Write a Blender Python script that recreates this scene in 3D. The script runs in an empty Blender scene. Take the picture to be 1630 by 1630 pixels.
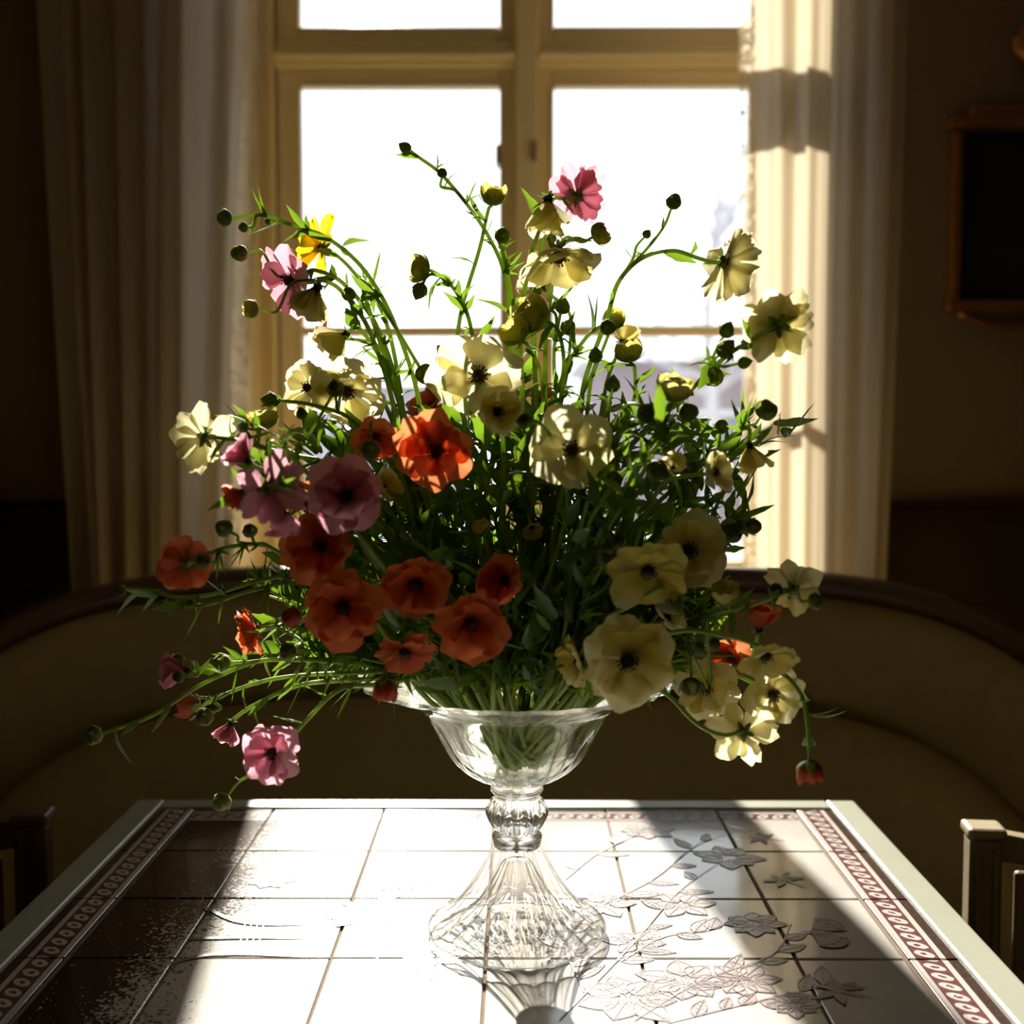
import bpy, math, random
from mathutils import Vector, Matrix, Euler
from math import sin, cos, pi, radians

S = bpy.context.scene
COL = S.collection
RND = random.Random(7)

# ------------------------------------------------------------------ camera
F, CX, CY = 1888.0, 815.0, 815.0
PITCH, YAW = math.atan(115 / F), math.atan(-8 / F)
TZ = 0.75                                   # table top height
CAM = Vector((0, 0, TZ + 0.434))
cd = bpy.data.cameras.new('camera')
cam = bpy.data.objects.new('camera', cd); COL.objects.link(cam)
cam.location = CAM
cam.rotation_euler = (pi / 2 - PITCH, 0, -YAW)
cd.sensor_width = 36; cd.lens = F * 36 / 1630
cd.clip_start = 0.02; cd.clip_end = 300
cd.dof.use_dof = True; cd.dof.focus_distance = 1.03; cd.dof.aperture_fstop = 4.6
S.camera = cam
RC = Euler((pi / 2 - PITCH, 0, -YAW)).to_matrix()

def P(px, py, d):
    """photograph pixel + distance into the room -> point"""
    v = RC @ Vector(((px - CX) / F, -(py - CY) / F, -1))
    return CAM + v * (d / v.y)

def T(px, py, z=TZ):
    v = RC @ Vector(((px - CX) / F, -(py - CY) / F, -1))
    return CAM + v * ((z - CAM.z) / v.z)

# ------------------------------------------------------------------ light
w = bpy.data.worlds.new('sky'); S.world = w; w.use_nodes = True
bg = w.node_tree.nodes['Background']
bg.inputs[0].default_value = (0.93, 0.96, 1.0, 1); bg.inputs[1].default_value = 0.95
sd = bpy.data.lights.new('sun', 'SUN'); sd.energy = 7.4; sd.angle = radians(0.6); sd.color = (1.0, 0.93, 0.81)
so = bpy.data.objects.new('sun', sd); COL.objects.link(so)
so.rotation_euler = Vector((0.13, -1, -0.52)).to_track_quat('-Z', 'Y').to_euler()
so.location = (-1, 8, 6)
S.view_settings.view_transform = 'Standard'; S.view_settings.look = 'None'
S.view_settings.gamma = 1; S.view_settings.use_curve_mapping = False
S.view_settings.exposure = 1.3
cy = S.cycles
cy.use_denoising = True; cy.max_bounces = 14; cy.transparent_max_bounces = 24
cy.transmission_bounces = 14; cy.diffuse_bounces = 6; cy.glossy_bounces = 6
cy.sample_clamp_indirect = 6.0; cy.blur_glossy = 0.0; cy.caustics_reflective = False

# ------------------------------------------------------------------ materials
def mat(name):
    m = bpy.data.materials.new(name); m.use_nodes = True
    nt = m.node_tree; nt.nodes.clear()
    out = nt.nodes.new('ShaderNodeOutputMaterial')
    return m, nt, out

def N(nt, t, **kw):
    n = nt.nodes.new('ShaderNode' + t)
    for k, v in kw.items():
        if k.startswith('i_'):
            key = k[2:].replace('_', ' ')
            n.inputs[int(key) if key.isdigit() else key].default_value = v
        else:
            setattr(n, k, v)
    return n

def L(nt, a, b): nt.links.new(a, b)
def c4(c): return (c[0], c[1], c[2], 1)

def math_(nt, op, a, b=None, c=None):
    n = N(nt, 'Math', operation=op)
    for i, v in enumerate((a, b, c)):
        if v is None: continue
        if isinstance(v, (int, float)): n.inputs[i].default_value = v
        else: L(nt, v, n.inputs[i])
    return n.outputs[0]

def mixc(nt, fac, a, b):
    n = N(nt, 'Mix', data_type='RGBA')
    if isinstance(fac, (int, float)): n.inputs[0].default_value = fac
    else: L(nt, fac, n.inputs[0])
    for i, v in ((6, a), (7, b)):
        if isinstance(v, tuple): n.inputs[i].default_value = c4(v)
        else: L(nt, v, n.inputs[i])
    return n.outputs[2]

def plain(name, col, rough=0.5, var=0.12, scale=18, bump=0.0, metal=0.0, sheen=0.0, bscale=None, stretch=None):
    m, nt, out = mat(name)
    b = N(nt, 'BsdfPrincipled')
    b.inputs['Roughness'].default_value = rough; b.inputs['Metallic'].default_value = metal
    if sheen:
        b.inputs['Sheen Weight'].default_value = sheen; b.inputs['Sheen Roughness'].default_value = 0.4
    tc = N(nt, 'TexCoord'); src = tc.outputs['Object']
    if stretch:
        mp = N(nt, 'Mapping'); mp.inputs['Scale'].default_value = stretch
        L(nt, src, mp.inputs[0]); src = mp.outputs[0]
    no = N(nt, 'TexNoise', i_Scale=scale, i_Detail=5.0); L(nt, src, no.inputs['Vector'])
    lo = tuple(x * (1 - var) for x in col); hi = tuple(min(1, x * (1 + var)) for x in col)
    L(nt, mixc(nt, no.outputs['Fac'], lo, hi), b.inputs['Base Color'])
    if bump:
        n2 = N(nt, 'TexNoise', i_Scale=bscale or scale * 6, i_Detail=4.0); L(nt, src, n2.inputs['Vector'])
        bp = N(nt, 'Bump', i_Strength=bump, i_Distance=0.004); L(nt, n2.outputs['Fac'], bp.inputs['Height'])
        L(nt, bp.outputs[0], b.inputs['Normal'])
    L(nt, b.outputs[0], out.inputs[0])
    return m

def leafy(name, base, tip, trans=0.5, rough=0.5, spec=0.25, veins=0.12, tcol=None, sheen=0.0):
    """thin plant tissue: reflects and lets light through; base -> tip colour along generated Y"""
    m, nt, out = mat(name)
    tc = N(nt, 'TexCoord'); sp = N(nt, 'SeparateXYZ'); L(nt, tc.outputs['Generated'], sp.inputs[0])
    ramp = N(nt, 'ValToRGB'); L(nt, sp.outputs['Y'], ramp.inputs[0])
    e = ramp.color_ramp.elements
    e[0].position = 0.02; e[0].color = c4(base); e[1].position = 0.55; e[1].color = c4(tip)
    mp = N(nt, 'Mapping'); mp.inputs['Scale'].default_value = (26, 2.2, 2); L(nt, tc.outputs['Generated'], mp.inputs[0])
    no = N(nt, 'TexNoise', i_Scale=1.0, i_Detail=3.0); L(nt, mp.outputs[0], no.inputs['Vector'])
    oi = N(nt, 'ObjectInfo')
    v = math_(nt, 'MULTIPLY_ADD', no.outputs['Fac'], -2 * veins, 1.0 + veins * 0.6)
    v = math_(nt, 'MULTIPLY_ADD', oi.outputs['Random'], 0.16, math_(nt, 'SUBTRACT', v, 0.08))
    hsv = N(nt, 'HueSaturation'); L(nt, v, hsv.inputs['Value']); L(nt, ramp.outputs[0], hsv.inputs['Color'])
    pb = N(nt, 'BsdfPrincipled', i_Roughness=rough); L(nt, hsv.outputs[0], pb.inputs['Base Color'])
    pb.inputs['Specular IOR Level'].default_value = spec
    if sheen: pb.inputs['Sheen Weight'].default_value = sheen * 0.6; pb.inputs['Sheen Tint'].default_value = (0.85, 0.80, 0.40, 1)
    tr = N(nt, 'BsdfTranslucent')
    if tcol:
        L(nt, mixc(nt, 0.65, hsv.outputs[0], tcol), tr.inputs[0])
    else:
        L(nt, hsv.outputs[0], tr.inputs[0])
    bp = N(nt, 'Bump', i_Strength=0.25, i_Distance=0.002); L(nt, no.outputs['Fac'], bp.inputs['Height'])
    L(nt, bp.outputs[0], pb.inputs['Normal'])
    mx = N(nt, 'MixShader', i_0=trans); L(nt, pb.outputs[0], mx.inputs[1]); L(nt, tr.outputs[0], mx.inputs[2])
    L(nt, mx.outputs[0], out.inputs[0])
    return m

M = {}
M['cream'] = leafy('cream_petal', (0.52, 0.43, 0.02), (0.74, 0.62, 0.085), 0.56, tcol=(0.97, 0.93, 0.68))
M['orange'] = leafy('orange_petal', (0.40, 0.04, 0.008), (0.60, 0.12, 0.03), 0.52, tcol=(0.95, 0.30, 0.12))
M['pink'] = leafy('pink_petal', (0.20, 0.02, 0.045), (0.56, 0.20, 0.26), 0.55, tcol=(0.86, 0.46, 0.55))
M['yellow'] = leafy('yellow_petal', (0.75, 0.42, 0.01), (0.90, 0.66, 0.02), 0.55)
M['leaf'] = leafy('green_leaf', (0.06, 0.13, 0.012), (0.10, 0.20, 0.018), 0.42, 0.38, 0.5, 0.3, (0.25, 0.42, 0.02))
M['stem'] = leafy('green_stem', (0.25, 0.38, 0.06), (0.30, 0.42, 0.08), 0.42, 0.42, 0.5, 0.2, (0.6, 0.75, 0.15), 0.4)
M['bud'] = leafy('green_bud', (0.12, 0.17, 0.03), (0.085, 0.10, 0.025), 0.22, 0.7, 0.2, 0.3, (0.4, 0.5, 0.12), 1.0)
M['budpetal'] = leafy('yellow_green_bud_petal', (0.34, 0.40, 0.03), (0.80, 0.74, 0.22), 0.5, 0.5, 0.2, 0.2)
M['budpetal_red'] = leafy('red_bud_petal', (0.30, 0.16, 0.04), (0.70, 0.17, 0.10), 0.45, 0.5, 0.2, 0.2)
M['sepal'] = leafy('pale_sepal', (0.20, 0.30, 0.05), (0.24, 0.34, 0.07), 0.35, 0.6, 0.2, 0.3, (0.5, 0.6, 0.12), 0.8)
M['bud_cream'] = leafy('opening_cream_bud', (0.20, 0.30, 0.03), (0.62, 0.58, 0.14), 0.4, 0.6, 0.2, 0.3, (0.6, 0.62, 0.08), 0.3)
M['bud_red'] = leafy('opening_red_bud', (0.22, 0.10, 0.03), (0.40, 0.06, 0.035), 0.25, 0.6, 0.2, 0.3, None, 0.5)
M['centre'] = plain('dark_flower_centre', (0.045, 0.018, 0.018), 0.8, 0.4, 300, 0.4)
M['paint'] = plain('cream_window_paint', (0.86, 0.72, 0.43), 0.45, 0.06, 8, 0.12, bscale=40)
M['wall'] = plain('olive_wall_paint', (0.26, 0.18, 0.085), 0.85, 0.10, 4, 0.15, bscale=90)
M['dado'] = plain('brown_dado_paint', (0.055, 0.034, 0.018), 0.6, 0.10, 5, 0.1)
M['rail'] = plain('red_brown_trim_paint', (0.06, 0.022, 0.012), 0.5, 0.12, 10)
M['ceil'] = plain('ceiling_plaster', (0.72, 0.64, 0.48), 0.9, 0.05, 3)
M['floor'] = plain('dark_floor_boards', (0.26, 0.17, 0.09), 0.45, 0.25, 3, 0.15, stretch=(14, 1, 1))
M['fabric'] = plain('olive_upholstery', (0.36, 0.27, 0.125), 0.95, 0.14, 30, 0.3, bscale=700)
M['wood'] = plain('dark_settee_wood', (0.085, 0.038, 0.015), 0.4, 0.25, 10, 0.1, stretch=(2, 2, 14))
M['gilt'] = plain('worn_gilding', (0.50, 0.22, 0.06), 0.38, 0.35, 40, 0.3, metal=0.8)
M['mirror'] = plain('dark_mirror_glass', (0.05, 0.045, 0.04), 0.06, 0.1, 3, metal=0.6)
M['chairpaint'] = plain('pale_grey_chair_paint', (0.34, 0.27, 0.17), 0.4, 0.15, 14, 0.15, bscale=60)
M['chairshade'] = plain('shaded_chair_paint', (0.10, 0.055, 0.03), 0.4, 0.2, 14, 0.1)  # chair paint again, darkened so the colour holds the left chair's shade
M['rim'] = plain('pale_green_grey_table_paint', (0.34, 0.34, 0.27), 0.3, 0.08, 16, 0.06, bscale=50)
M['grout'] = plain('brown_grout', (0.15, 0.095, 0.05), 0.9, 0.3, 60)
M['rail2'] = plain('brown_catch', (0.30, 0.22, 0.12), 0.5, 0.2, 30)
M['iron'] = plain('old_iron', (0.10, 0.07, 0.045), 0.5, 0.3, 40, metal=0.4)
M['snow'] = plain('thin_snow', (0.62, 0.62, 0.66), 0.9, 0.12, 0.5)
M['facade'] = plain('mauve_facade', (0.235, 0.20, 0.205), 0.9, 0.10, 0.8)
M['facade2'] = plain('pale_facade', (0.36, 0.355, 0.385), 0.9, 0.10, 0.8)
M['roof'] = plain('snowy_roof', (0.60, 0.60, 0.64), 0.8, 0.15, 1.0)
M['darkpane'] = plain('far_window_pane', (0.20, 0.19, 0.21), 0.2, 0.1, 2)
M['bark'] = plain('glare_paled_bark', (0.40, 0.395, 0.42), 0.9, 0.2, 6)  # bark made pale: the bright outdoor glare is put into its colour
M['ink'] = plain('manganese_purple_paint', (0.17, 0.095, 0.09), 0.35, 0.35, 90)
M['wash'] = plain('thin_lilac_wash', (0.42, 0.355, 0.345), 0.25, 0.16, 120)
M['inkpale'] = plain('pale_manganese_wash', (0.20, 0.14, 0.135), 0.3, 0.3, 70)

def glass_mat(name, ior, lo, hi, tint=(1, 1, 1), a=0.30, b=0.85):
    """clear glass: light meeting the thin wall squarely goes straight on, towards grazing it is bent"""
    m, nt, out = mat(name)
    g = N(nt, 'BsdfGlass', i_IOR=ior, i_Roughness=0.0); g.inputs[0].default_value = c4(tint)
    t = N(nt, 'BsdfTransparent'); t.inputs[0].default_value = c4(tint)
    lw = N(nt, 'LayerWeight', i_Blend=0.5)
    f = N(nt, 'MapRange'); L(nt, lw.outputs['Facing'], f.inputs[0])
    for i, v in zip((1, 2, 3, 4), (a, b, lo, hi)): f.inputs[i].default_value = v
    mx = N(nt, 'MixShader'); L(nt, f.outputs[0], mx.inputs[0]); L(nt, t.outputs[0], mx.inputs[1]); L(nt, g.outputs[0], mx.inputs[2])
    L(nt, mx.outputs[0], out.inputs[0])
    return m
M['glass'] = glass_mat('clear_vase_glass', 1.48, 0.10, 0.95, (0.985, 0.985, 0.97))
M['foot'] = glass_mat('ribbed_foot_glass', 1.48, 0.08, 1.0, (0.992, 0.988, 0.98), 0.36, 0.86)
M['knop'] = glass_mat('solid_knop_glass', 1.48, 0.7, 1.0, (0.99, 0.99, 0.98), 0.1, 0.7)
M['wet'] = glass_mat('wetted_glass_wall', 1.48 / 1.33, 0.06, 0.9, (0.985, 0.99, 0.96))
M['water'] = glass_mat('vase_water', 1.33, 0.1, 0.9, (0.98, 0.99, 0.95))

def pane_mat():
    m, nt, out = mat('window_glass')
    t = N(nt, 'BsdfTransparent'); t.inputs[0].default_value = (0.97, 0.98, 0.98, 1)
    g = N(nt, 'BsdfGlossy', i_Roughness=0.02)
    fr = N(nt, 'Fresnel', i_IOR=1.45)
    mx = N(nt, 'MixShader'); L(nt, fr.outputs[0], mx.inputs[0]); L(nt, t.outputs[0], mx.inputs[1]); L(nt, g.outputs[0], mx.inputs[2])
    L(nt, mx.outputs[0], out.inputs[0]); return m
M['pane'] = pane_mat()

def curtain_mat(name, sheer, lace):
    m, nt, out = mat(name)
    tc = N(nt, 'TexCoord')
    mp = N(nt, 'Mapping'); mp.inputs['Scale'].default_value = (60, 60, 1.2); L(nt, tc.outputs['Object'], mp.inputs[0])
    no = N(nt, 'TexNoise', i_Scale=1.0, i_Detail=4.0); L(nt, mp.outputs[0], no.inputs['Vector'])
    col = mixc(nt, no.outputs['Fac'], (0.50, 0.405, 0.265), (0.72, 0.635, 0.49))
    d = N(nt, 'BsdfDiffuse'); t = N(nt, 'BsdfTranslucent'); L(nt, col, d.inputs[0]); L(nt, col, t.inputs[0])
    m1 = N(nt, 'MixShader', i_0=0.46); L(nt, d.outputs[0], m1.inputs[1]); L(nt, t.outputs[0], m1.inputs[2])
    tp = N(nt, 'BsdfTransparent')
    m2 = N(nt, 'MixShader'); L(nt, m1.outputs[0], m2.inputs[1]); L(nt, tp.outputs[0], m2.inputs[2])
    if lace:
        n2 = N(nt, 'TexNoise', i_Scale=170.0, i_Detail=2.0); L(nt, tc.outputs['Object'], n2.inputs['Vector'])
        n3 = N(nt, 'TexVoronoi', i_Scale=60.0); L(nt, tc.outputs['Object'], n3.inputs['Vector'])
        f = math_(nt, 'ADD', n2.outputs['Fac'], math_(nt, 'MULTIPLY', n3.outputs['Distance'], 0.35))
        f = math_(nt, 'MULTIPLY', math_(nt, 'GREATER_THAN', f, 0.60), 0.75)
        L(nt, f, m2.inputs[0])
    else:
        L(nt, math_(nt, 'MULTIPLY_ADD', no.outputs['Fac'], 0.16, sheer), m2.inputs[0])
    L(nt, m2.outputs[0], out.inputs[0]); return m
M['curtain'] = curtain_mat('ivory_curtain_cloth', 0.0, False)
M['lace'] = curtain_mat('lace_edging', 0.0, True)

# ------------------------------------------------------------------ mesh helpers
class MB:
    def __init__(s): s.v = []; s.f = []
    def quad(s, pts):
        k = len(s.v); s.v += [tuple(p) for p in pts]; s.f.append(tuple(range(k, k + len(pts)))); return s
    def box(s, x0, x1, y0, y1, z0, z1):
        k = len(s.v)
        s.v += [(x, y, z) for z in (z0, z1) for (x, y) in ((x0, y0), (x1, y0), (x1, y1), (x0, y1))]
        for q in ((3, 2, 1, 0), (4, 5, 6, 7), (0, 1, 5, 4), (1, 2, 6, 5), (2, 3, 7, 6), (3, 0, 4, 7)):
            s.f.append(tuple(k + i for i in q))
        return s
    def grid(s, rows, closed=False):
        k = len(s.v); n = len(rows[0])
        for r in rows: s.v += [tuple(p) for p in r]
        for i in range(len(rows) - 1):
            for j in range(n if closed else n - 1):
                j2 = (j + 1) % n
                s.f.append((k + i * n + j, k + i * n + j2, k + (i + 1) * n + j2, k + (i + 1) * n + j))
        return s
    def tube(s, pts, rad, sides=6, cap=True):
        pts = [Vector(p) for p in pts]
        t = (pts[1] - pts[0]).normalized()
        a = t.orthogonal().normalized()
        rows = []
        for i, p in enumerate(pts):
            t2 = (pts[min(i + 1, len(pts) - 1)] - pts[max(i - 1, 0)])
            if t2.length > 1e-9: t = t2.normalized()
            a = (a - t * a.dot(t)).normalized(); b = t.cross(a)
            r = rad[i] if isinstance(rad, (list, tuple)) else rad
            rows.append([p + (a * cos(2 * pi * j / sides) + b * sin(2 * pi * j / sides)) * r for j in range(sides)])
        k = len(s.v)
        s.grid(rows, True)
        if cap:
            n = len(rows)
            s.f.append(tuple(k + j for j in reversed(range(sides)))); s.f.append(tuple(k + (n - 1) * sides + j for j in range(sides)))
        return s
    def lathe(s, prof, n=48, mod=None, centre=(0, 0, 0)):
        k0 = len(s.v); rows = []
        for i, (r, z) in enumerate(prof):
            rows.append([(centre[0] + (r * (mod(i, 2 * pi * j / n) if mod else 1)) * cos(2 * pi * j / n),
                          centre[1] + (r * (mod(i, 2 * pi * j / n) if mod else 1)) * sin(2 * pi * j / n), centre[2] + z) for j in range(n)])
        s.grid(rows, True); return s
    def mesh(s, name, material, smooth=True):
        me = bpy.data.meshes.new(name); me.from_pydata(s.v, [], s.f)
        if material: me.materials.append(material)
        if smooth: me.polygons.foreach_set('use_smooth', [True] * len(me.polygons))
        me.update(); return me
    def build(s, name, material, parent=None, smooth=False, bevel=0.0, loc=None):
        return link(name, s.mesh(name, material, smooth), parent, bevel, loc)

def link(name, me, parent=None, bevel=0.0, loc=None):
    o = bpy.data.objects.new(name, me); COL.objects.link(o)
    if parent: o.parent = parent
    if loc is not None: o.location = loc
    if bevel:
        b = o.modifiers.new('edge', 'BEVEL'); b.width = bevel; b.segments = 2; b.limit_method = 'ANGLE'
    return o

def tag(o, label=None, cat=None, group=None, kind=None):
    if label: o['label'] = label
    if cat: o['category'] = cat
    if group: o['group'] = group
    if kind: o['kind'] = kind
    return o

def thing(name, label, cat, loc=(0, 0, 0), group=None, rz=0):
    o = bpy.data.objects.new(name, None); COL.objects.link(o); o.location = loc; o.rotation_euler.z = rz
    o.empty_display_size = 0.02
    return tag(o, label, cat, group)

def smoothpath(pts, per=8):
    pts = [Vector(p) for p in pts]; out = []
    q = [pts[0] * 2 - pts[1]] + pts + [pts[-1] * 2 - pts[-2]]
    for i in range(1, len(q) - 2):
        p0, p1, p2, p3 = q[i - 1], q[i], q[i + 1], q[i + 2]
        # centripetal tangents scaled by segment length keep the curve from overshooting
        d1 = (p2 - p1).length
        m1 = (p2 - p0) * (d1 / max(1e-6, (p1 - p0).length + d1)); m2 = (p3 - p1) * (d1 / max(1e-6, (p3 - p2).length + d1))
        for k in range(per):
            t = k / per
            out.append(p1 * (2 * t**3 - 3 * t**2 + 1) + m1 * (t**3 - 2 * t**2 + t) + p2 * (-2 * t**3 + 3 * t**2) + m2 * (t**3 - t**2))
    out.append(pts[-1]); return out

def frame(y, z, scale=1.0, loc=(0, 0, 0)):
    """matrix whose +Y runs along y and whose +Z leans towards z"""
    y = Vector(y).normalized(); z = Vector(z); z = z - y * z.dot(y)
    z = z.normalized() if z.length > 1e-6 else y.orthogonal().normalized()
    x = y.cross(z)
    m = Matrix((x, y, z)).transposed().to_4x4()
    s = scale if isinstance(scale, tuple) else (scale,) * 3
    m = m @ Matrix.Diagonal((*s, 1)); m.translation = Vector(loc); return m

# ------------------------------------------------------------------ room shell
YW, YO = 2.45, 2.95                          # inner and outer face of the window wall
OX0, OX1, OZ0, OZ1 = -0.60, 0.62, 0.80, 2.62
struct = lambda o: tag(o, kind='structure')
m = MB()
m.box(-2.2, OX0, YW, YO, 0, 2.9).box(OX1, 2.2, YW, YO, 0, 2.9).box(OX0, OX1, YW, YO, 0, OZ0).box(OX0, OX1, YW, YO, OZ1, 2.9)
struct(m.build('wall_back', M['wall']))
struct(MB().box(-2.35, -2.2, -2.2, YO, 0, 2.9).build('wall_left', M['wall']))
struct(MB().box(2.2, 2.35, -2.2, YO, 0, 2.9).build('wall_right', M['wall']))
struct(MB().box(-2.35, 2.35, -2.35, -2.2, 0, 2.9).build('wall_front', M['wall']))
struct(MB().box(-2.35, 2.35, -2.35, YO, 2.9, 3.0).build('ceiling', M['ceil']))
fl = struct(MB().box(-2.35, 2.35, -2.35, YO, -0.1, -0.012).build('floor', M['floor']))
fb = MB().box(-0.069, 0.069, -2.3, 2.3, -0.012, 0).mesh('floor_board', M['floor'], False)
for i in range(31):
    o = link('floor_board', fb, fl, 0, (-2.1 + i * 0.14, 0.12, 0))
for side, (a, b) in (('left', (-2.2, OX0)), ('right', (OX1, 2.2))):
    t_ = MB().box(a, b, YW - 0.022, YW, 1.015, 1.05).box(a, b, YW - 0.034, YW, 1.05, 1.062)
    struct(t_.build('trim_' + ('1' if side == 'left' else '2'), M['rail'], bevel=0.004))
    struct(MB().box(a, b, YW - 0.018, YW, 0, 0.16).build('baseboard_' + side, M['rail'], bevel=0.004))
    dd = struct(MB().box(a, b, YW - 0.008, YW, 0.16, 1.015).build('trim_' + ('3' if side == 'left' else '4'), M['dado']))
# window reveals are the cut faces of the wall; an inner sill board covers the bottom one
struct(MB().box(OX0 - 0.03, OX1 + 0.03, YW - 0.05, 2.76, 0.80, 0.83).build('trim_5', M['paint'], bevel=0.006))

struct(MB().box(OX0, OX0 + 0.012, YW, 2.75, 0.83, OZ1).build('trim_6', M['paint'], bevel=0.002))
struct(MB().box(OX1 - 0.012, OX1, YW, 2.75, 0.83, OZ1).build('trim_7', M['paint'], bevel=0.002))
struct(MB().box(OX0, OX1, YW, 2.75, OZ1 - 0.012, OZ1).build('trim_8', M['paint'], bevel=0.002))
# ------------------------------------------------------------------ window
YF = 2.75
def zpx(py): return CAM.z + (700 - py) / F * YF
GL0, GL1, GR0, GR1 = -0.496, -0.040, 0.084, 0.530
Z_TR1, Z_TR0 = zpx(56), zpx(148)             # transom zone between the upper and lower panes
Z_M1, Z_M0 = zpx(519), zpx(535)
m = MB()
m.box(OX0, -0.552, YF, 2.86, 0.83, OZ1).box(0.584, OX1, YF, 2.86, 0.83, OZ1)
m.box(OX0, OX1, YF, 2.86, 2.56, OZ1).box(OX0, OX1, YF, 2.86, 0.83, 0.85)
win = struct(m.build('window_1', M['paint'], bevel=0.006))
def prof_bar(name, x0, x1, z0, z1, y0, y1, mb=None):
    return (mb or MB()).box(x0, x1, y0, y1, z0, z1)
# inner jamb mouldings
for (a, b) in ((-0.566, -0.552), (0.584, 0.598)):
    MB().box(a, b, YF - 0.016, YF + 0.02, 0.85, 2.56).build('jamb_bead', M['paint'], win, bevel=0.004)
MB().box(-0.006, 0.050, YF - 0.022, 2.81, 0.85, 2.56).build('mullion', M['paint'], win, bevel=0.008)
zt = (Z_TR0 + Z_TR1) / 2
tr = MB().box(-0.552, 0.584, YF - 0.004, 2.80, zt - 0.026, zt + 0.030).build('transom', M['paint'], win, bevel=0.006)
MB().box(-0.552, -0.006, YF - 0.030, YF, zt - 0.012, zt + 0.002).box(0.050, 0.584, YF - 0.030, YF, zt - 0.012, zt + 0.002).build('transom_moulding', M['paint'], win, bevel=0.005)
def sash(gx0, gx1, ox0, ox1, gz0, gz1, oz0, oz1, muntins):
    y0, y1 = YF + 0.016, YF + 0.050
    s = MB()
    s.box(ox0, gx0, y0, y1, oz0, oz1).box(gx1, ox1, y0, y1, oz0, oz1)
    s.box(gx0, gx1, y0, y1, oz0, gz0).box(gx0, gx1, y0, y1, gz1, oz1)
    so_ = s.build('sash', M['paint'], win, bevel=0.005)
    # inner bead round the glass
    bd = MB(); e = 0.010
    for (a, b, c, d) in ((gx0 - e, gx0, gz0, gz1), (gx1, gx1 + e, gz0, gz1), (gx0, gx1, gz0 - e, gz0), (gx0, gx1, gz1, gz1 + e)):
        bd.box(a, b, y0 - 0.008, y0 + 0.002, c, d)
    bd.build('sash_bead', M['paint'], so_, bevel=0.003)
    edges = [gz1] + [z for pr in muntins for z in pr] + [gz0]
    for (a, b) in muntins:
        MB().box(gx0, gx1, y0 + 0.004, y1, b, a).build('glazing_bar', M['paint'], so_, bevel=0.004)
    for k in range(0, len(edges), 2):
        MB().box(gx0 - 0.006, gx1 + 0.006, y0 + 0.022, y0 + 0.026, edges[k + 1] - 0.004, edges[k] + 0.004).build('pane', M['pane'], so_)
for (g0, g1, o0, o1) in ((GL0, GL1, -0.552, -0.006), (GR0, GR1, 0.050, 0.584)):
    sash(g0, g1, o0, o1, 0.90, Z_TR0, 0.85, zt - 0.026, [(Z_M1, Z_M0)])
    sash(g0, g1, o0, o1, Z_TR1, 2.50, zt + 0.030, 2.56, [])
for px_, py_ in ((793, 247), (850, 242)):
    p = P(px_, py_, YF - 0.02)
    MB().box(p.x - 0.006, p.x + 0.006, YF - 0.034, YF + 0.02, p.z - 0.022, p.z + 0.022).build('window_catch', M['rail2'], win, bevel=0.003)

# ------------------------------------------------------------------ outside, seen out of focus
struct(MB().box(-60, 60, 3.2, 120, -0.7, -0.6).build('ground', M['snow']))
def house(name, label, x0, x1, y, depth, h, rh, fm, wins):
    t = thing(name, label, 'house', ((x0 + x1) / 2, y, -0.6))
    hw = (x1 - x0) / 2
    MB().box(-hw, hw, 0, depth, 0, h).build('house_wall', M[fm], t)
    r = MB(); e = 0.4
    r.v = [(-hw - e, -e, h), (hw + e, -e, h), (hw + e, depth + e, h), (-hw - e, depth + e, h), (-hw + 0.8, depth / 2, h + rh), (hw - 0.8, depth / 2, h + rh)]
    r.f = [(0, 1, 5, 4), (1, 2, 5), (2, 3, 4, 5), (3, 0, 4), (3, 2, 1, 0)]
    r.build('house_roof', M['roof'], t)
    for (wx, wz) in wins:
        wf = MB().box(wx - 0.5, wx + 0.5, -0.06, 0.02, wz - 0.65, wz + 0.65).build('house_window', M['roof'], t)
        for sx in (-0.24, 0.24):
            MB().box(wx + sx - 0.19, wx + sx + 0.19, -0.08, -0.05, wz - 0.55, wz + 0.55).build('house_pane', M['darkpane'], wf)
house('far_house', 'low mauve-grey house seen blurred through the right window casement', 1.6, 12.5, 23, 7, 3.3, 1.4, 'facade', [(-3.2, 1.7), (-0.6, 1.7), (2.0, 1.7)])
house('far_shed', 'pale grey outbuilding seen blurred through the left window casement', -9.5, -1.2, 27, 6, 3.0, 1.3, 'facade2', [(-1.5, 1.5), (1.5, 1.5)])
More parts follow.
